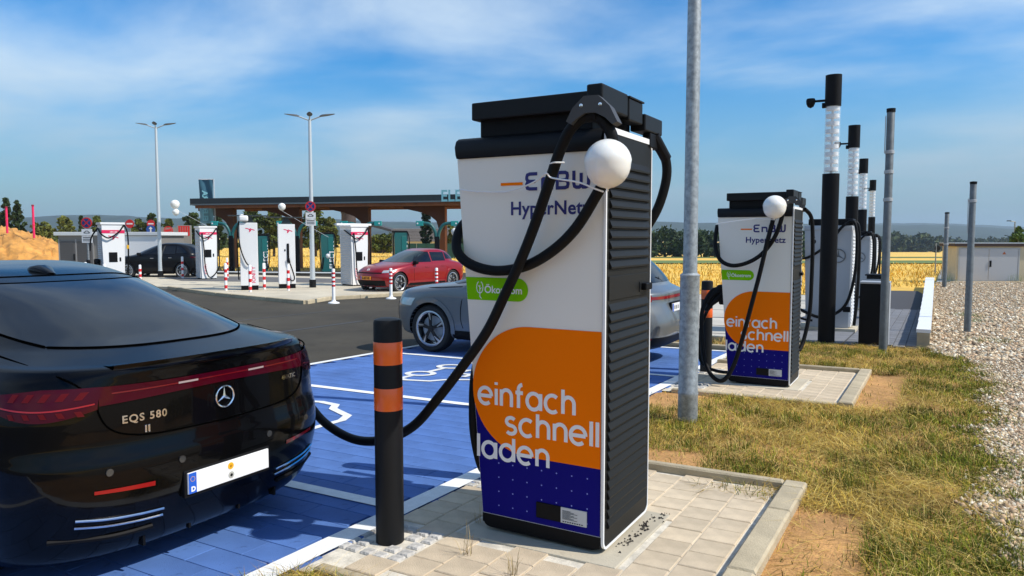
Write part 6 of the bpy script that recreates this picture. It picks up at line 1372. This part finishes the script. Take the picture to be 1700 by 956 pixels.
# street lamp and leafy tree beyond the shed, field sign
x, y = site(1682, 60); t = thing('street_lamp', 'small single arm street lamp beyond the beige shed', 'street lamp', (x, y, gz(x, y)), CAMR); zh = zat(368, 60) - gz(x, y)
obj('pole', MB().tube([(0, 0, 0), (0, 0, zh)], .05, 8), GALV, t); obj('arm', MB().tube([(0, 0, zh), (-.45, 0, zh + .05)], .03, 6), GALV, t); obj('lantern', MB().rbox(-.65, -.35, -.08, .08, zh + .03, zh + .10, .02), DGREY, t)
tree('leafy_tree', 'leafy young tree behind the shed roof', 1688, 52, 425, 377, 26, (.10, .17, .035), 80, 'round', 44, 40, .13); tree('leafy_tree', 'leafy tree cut by the frame behind the shed', 1708, 53, 425, 381, 18, (.10, .17, .035), 81, 'round', 34, 40, .13)
x, y = site(1553, 44); t = thing('field_sign', 'back of a small road sign at the field edge', 'sign', (x, y, gz(x, y)), CAMR); zs_ = zat(412, 44) - gz(x, y)
obj('pole', MB().tube([(0, 0, -.6), (0, 0, zs_ + .3)], .035, 8), GALV, t); obj('disc', MB().lathe([(.17, -.02), (.17, .02), (0, .02)], 16, 'y', (.08, 0, zs_)), DGREY, t); obj('sub_plate', MB().box(-.12, .22, -.02, .02, zs_ - .25, zs_ - .19), DGREY, t)
struct(sheet_poly('path', [site(p, d) for p, d in ((1556, 35.6), (1590, 37), (1590, 52), (1562, 50))], .012, mat('path_grey', (.30, .31, .32), .9)), 'grey path beside the beige shed')
x, y = site(1550, 39); weed('dry_bush', 'scrubby bush at the field edge beside the far post', x, y, 240, 1.0, [(.16, .15, .04), (.26, .2, .06)], .45, .0)
# fields: strips of crop far right, stubble stalks near
for (da, db, m_) in ((63, 84, FARGREEN), (122, 150, FARGREEN)):
    pl_ = []
    for px in range(1080, 2001, 80): pl_.append((px, da))
    mbx = MB(); rowA = [(*site(px, da), gz(*site(px, da)) + .04) for px in range(1080, 2001, 40)]; rowB = [(*site(px, db), gz(*site(px, db)) + .04) for px in range(1080, 2001, 40)]
    mbx.grid([rowB, rowA]); mbx.f = [tuple(reversed(f)) for f in mbx.f]; struct(obj('green_field', mbx, m_), 'green crop strip in the far fields')
n = 42000; d = 27.5 * (150 / 27.5) ** rng.random(n); px = rng.uniform(250, 1600, n); l = (px - 850) / 1220 * d
X = l * RT[0] + d * FW[0]; Y = l * RT[1] + d * FW[1]; ok = np.where(px > 1010, (d > 29) & (d < 61), d > 48) & ~((px > 1480) & (d < 33)) & ~((px > 1535) & (d < 42))
X, Y, d = X[ok], Y[ok], d[ok]; q = np.stack([X, Y, np.array([gz(a, b) for a, b in zip(X, Y)])], 1); k = len(q)
cols = np.array([(.88, .56, .09), (.66, .39, .05), (.92, .68, .18)])[rng.integers(0, 3, k)] * rng.uniform(.7, 1.15, (k, 1))
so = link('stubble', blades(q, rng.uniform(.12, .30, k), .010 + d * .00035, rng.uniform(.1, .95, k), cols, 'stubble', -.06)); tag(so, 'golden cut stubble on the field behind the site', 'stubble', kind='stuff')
# straw on the narrow verge behind the bays
n = 2500; q = np.stack([rng.uniform(-8.1, -2.4, n), rng.uniform(12.75, 13.9, n), np.zeros(n)], 1); q[:, 2] = [gz(a, b) for a, b in q[:, :2]]
vo = link('verge_straw', blades(q, rng.uniform(.08, .22, n), np.full(n, .006), rng.uniform(.5, .97, n), np.array([(.66, .47, .14), (.45, .32, .1), (.16, .2, .05)])[rng.integers(0, 3, n)], 'verge_straw', .01)); tag(vo, 'straw on the narrow verge behind the bays', 'grass', kind='stuff')
# woodland masses on the far side of the fields
def woodland(name, label, segs, seed, col, leaf):
    rs = np.random.default_rng(seed); Vs = []; Fs = []; Cs = []; off = 0
    for (p0, p1, d, base, t0, t1, k) in segs:
        cs = []; ra = []
        for _ in range(k):
            u = rs.random(); px = p0 + (p1 - p0) * u; dd = d * (1 + rs.uniform(0, .12)); tp = t0 + (t1 - t0) * u + 2.2 * math.sin(px * .13) + rs.normal(0, 1.5); x, y = site(px, dd)
            zb, ztp = zat(base, d), zat(tp, d); h = rs.random(); cs.append((x, y, zb + (ztp - zb) * (.12 + .83 * h))); ra.append([(ztp - zb) * rs.uniform(.14, .26)] * 3)
        V, F, c = leaves(np.array(cs), np.array(ra), 40, leaf, col, rs); Vs.append(V); Fs.append(F + off); Cs.append(c); off += len(V)
    o = link(name, npmesh(name, np.vstack(Vs), np.vstack(Fs), LEAF, np.vstack(Cs))); return tag(o, label, 'woodland', kind='stuff')
woodland('woodland', 'dark wood beyond the stubble between the two orange chargers', [(1060, 1345, 140, 429, 383, 389, 330)], 90, (.040, .066, .018), .42)
woodland('woodland', 'hazy wood beyond the fields left of the beige shed', [(1440, 1560, 420, 424, 392, 388, 220), (1540, 1720, 520, 422, 399, 393, 190)], 91, (.045, .066, .022), 1.3)
woodland('woodland', 'low far wood behind the island and barn', [(60, 330, 150, 420, 396, 394, 210), (330, 800, 150, 418, 397, 400, 260)], 92, (.06, .085, .022), .5)
# forested hills
def hills(name, pts, d, label, depth=500):
    m = MB(); A = []; rs = np.random.default_rng(int(d)); k0, k1 = pts[0][0], pts[-1][0]; n = 160
    for i in range(n + 1):
        px = k0 + (k1 - k0) * i / n; py = float(np.interp(px, [p[0] for p in pts], [p[1] for p in pts])) + .8 * math.sin(px * .021 + d) + .35 * math.sin(px * .11) + rs.normal(0, .18)
        z1 = zat(py, d); zb = -14; col = []
        for j in range(7):
            f_ = j / 6; dd = d - depth * (1 - f_) ** 1.0; x, y = site(px, dd); col.append((x, y, zb + (z1 - zb) * math.sin(f_ * PI / 2) ** 1.2))
        A.append(col)
    m.grid(A); return struct(obj(name, m, HILL, smooth=60), label)
hills('hills', [(-500, 366), (0, 364), (110, 358), (190, 357), (290, 362), (420, 360), (560, 363), (660, 370), (760, 371), (900, 369), (1080, 367), (1150, 369), (1330, 372), (1480, 373), (1560, 374), (1700, 381), (2100, 372)], 1900, 'forested hills on the horizon')
hills('distant_hills', [(-500, 362), (300, 366), (700, 369), (1100, 371), (1500, 371), (1600, 372), (1700, 376), (2100, 373)], 2800, 'faint distant hills behind the forested ones')
# the air between: one even haze round everything
hz = MB().box(-3400, 3400, -400, 3400, -22, 70); hz_o = obj('haze', hz, None); hz_o['kind'] = 'stuff'; hz_o['label'] = 'thin summer haze over the fields'
hm = bpy.data.materials.new('haze_air'); hm.use_nodes = True; nt = hm.node_tree; nt.nodes.clear()
pv = nt.nodes.new('ShaderNodeVolumePrincipled'); pv.inputs['Color'].default_value = (.62, .78, .95, 1); pv.inputs['Density'].default_value = .00022; pv.inputs['Anisotropy'].default_value = .2
oo = nt.nodes.new('ShaderNodeOutputMaterial'); nt.links.new(pv.outputs[0], oo.inputs['Volume']); hz_o.data.materials.clear(); hz_o.data.materials.append(hm)
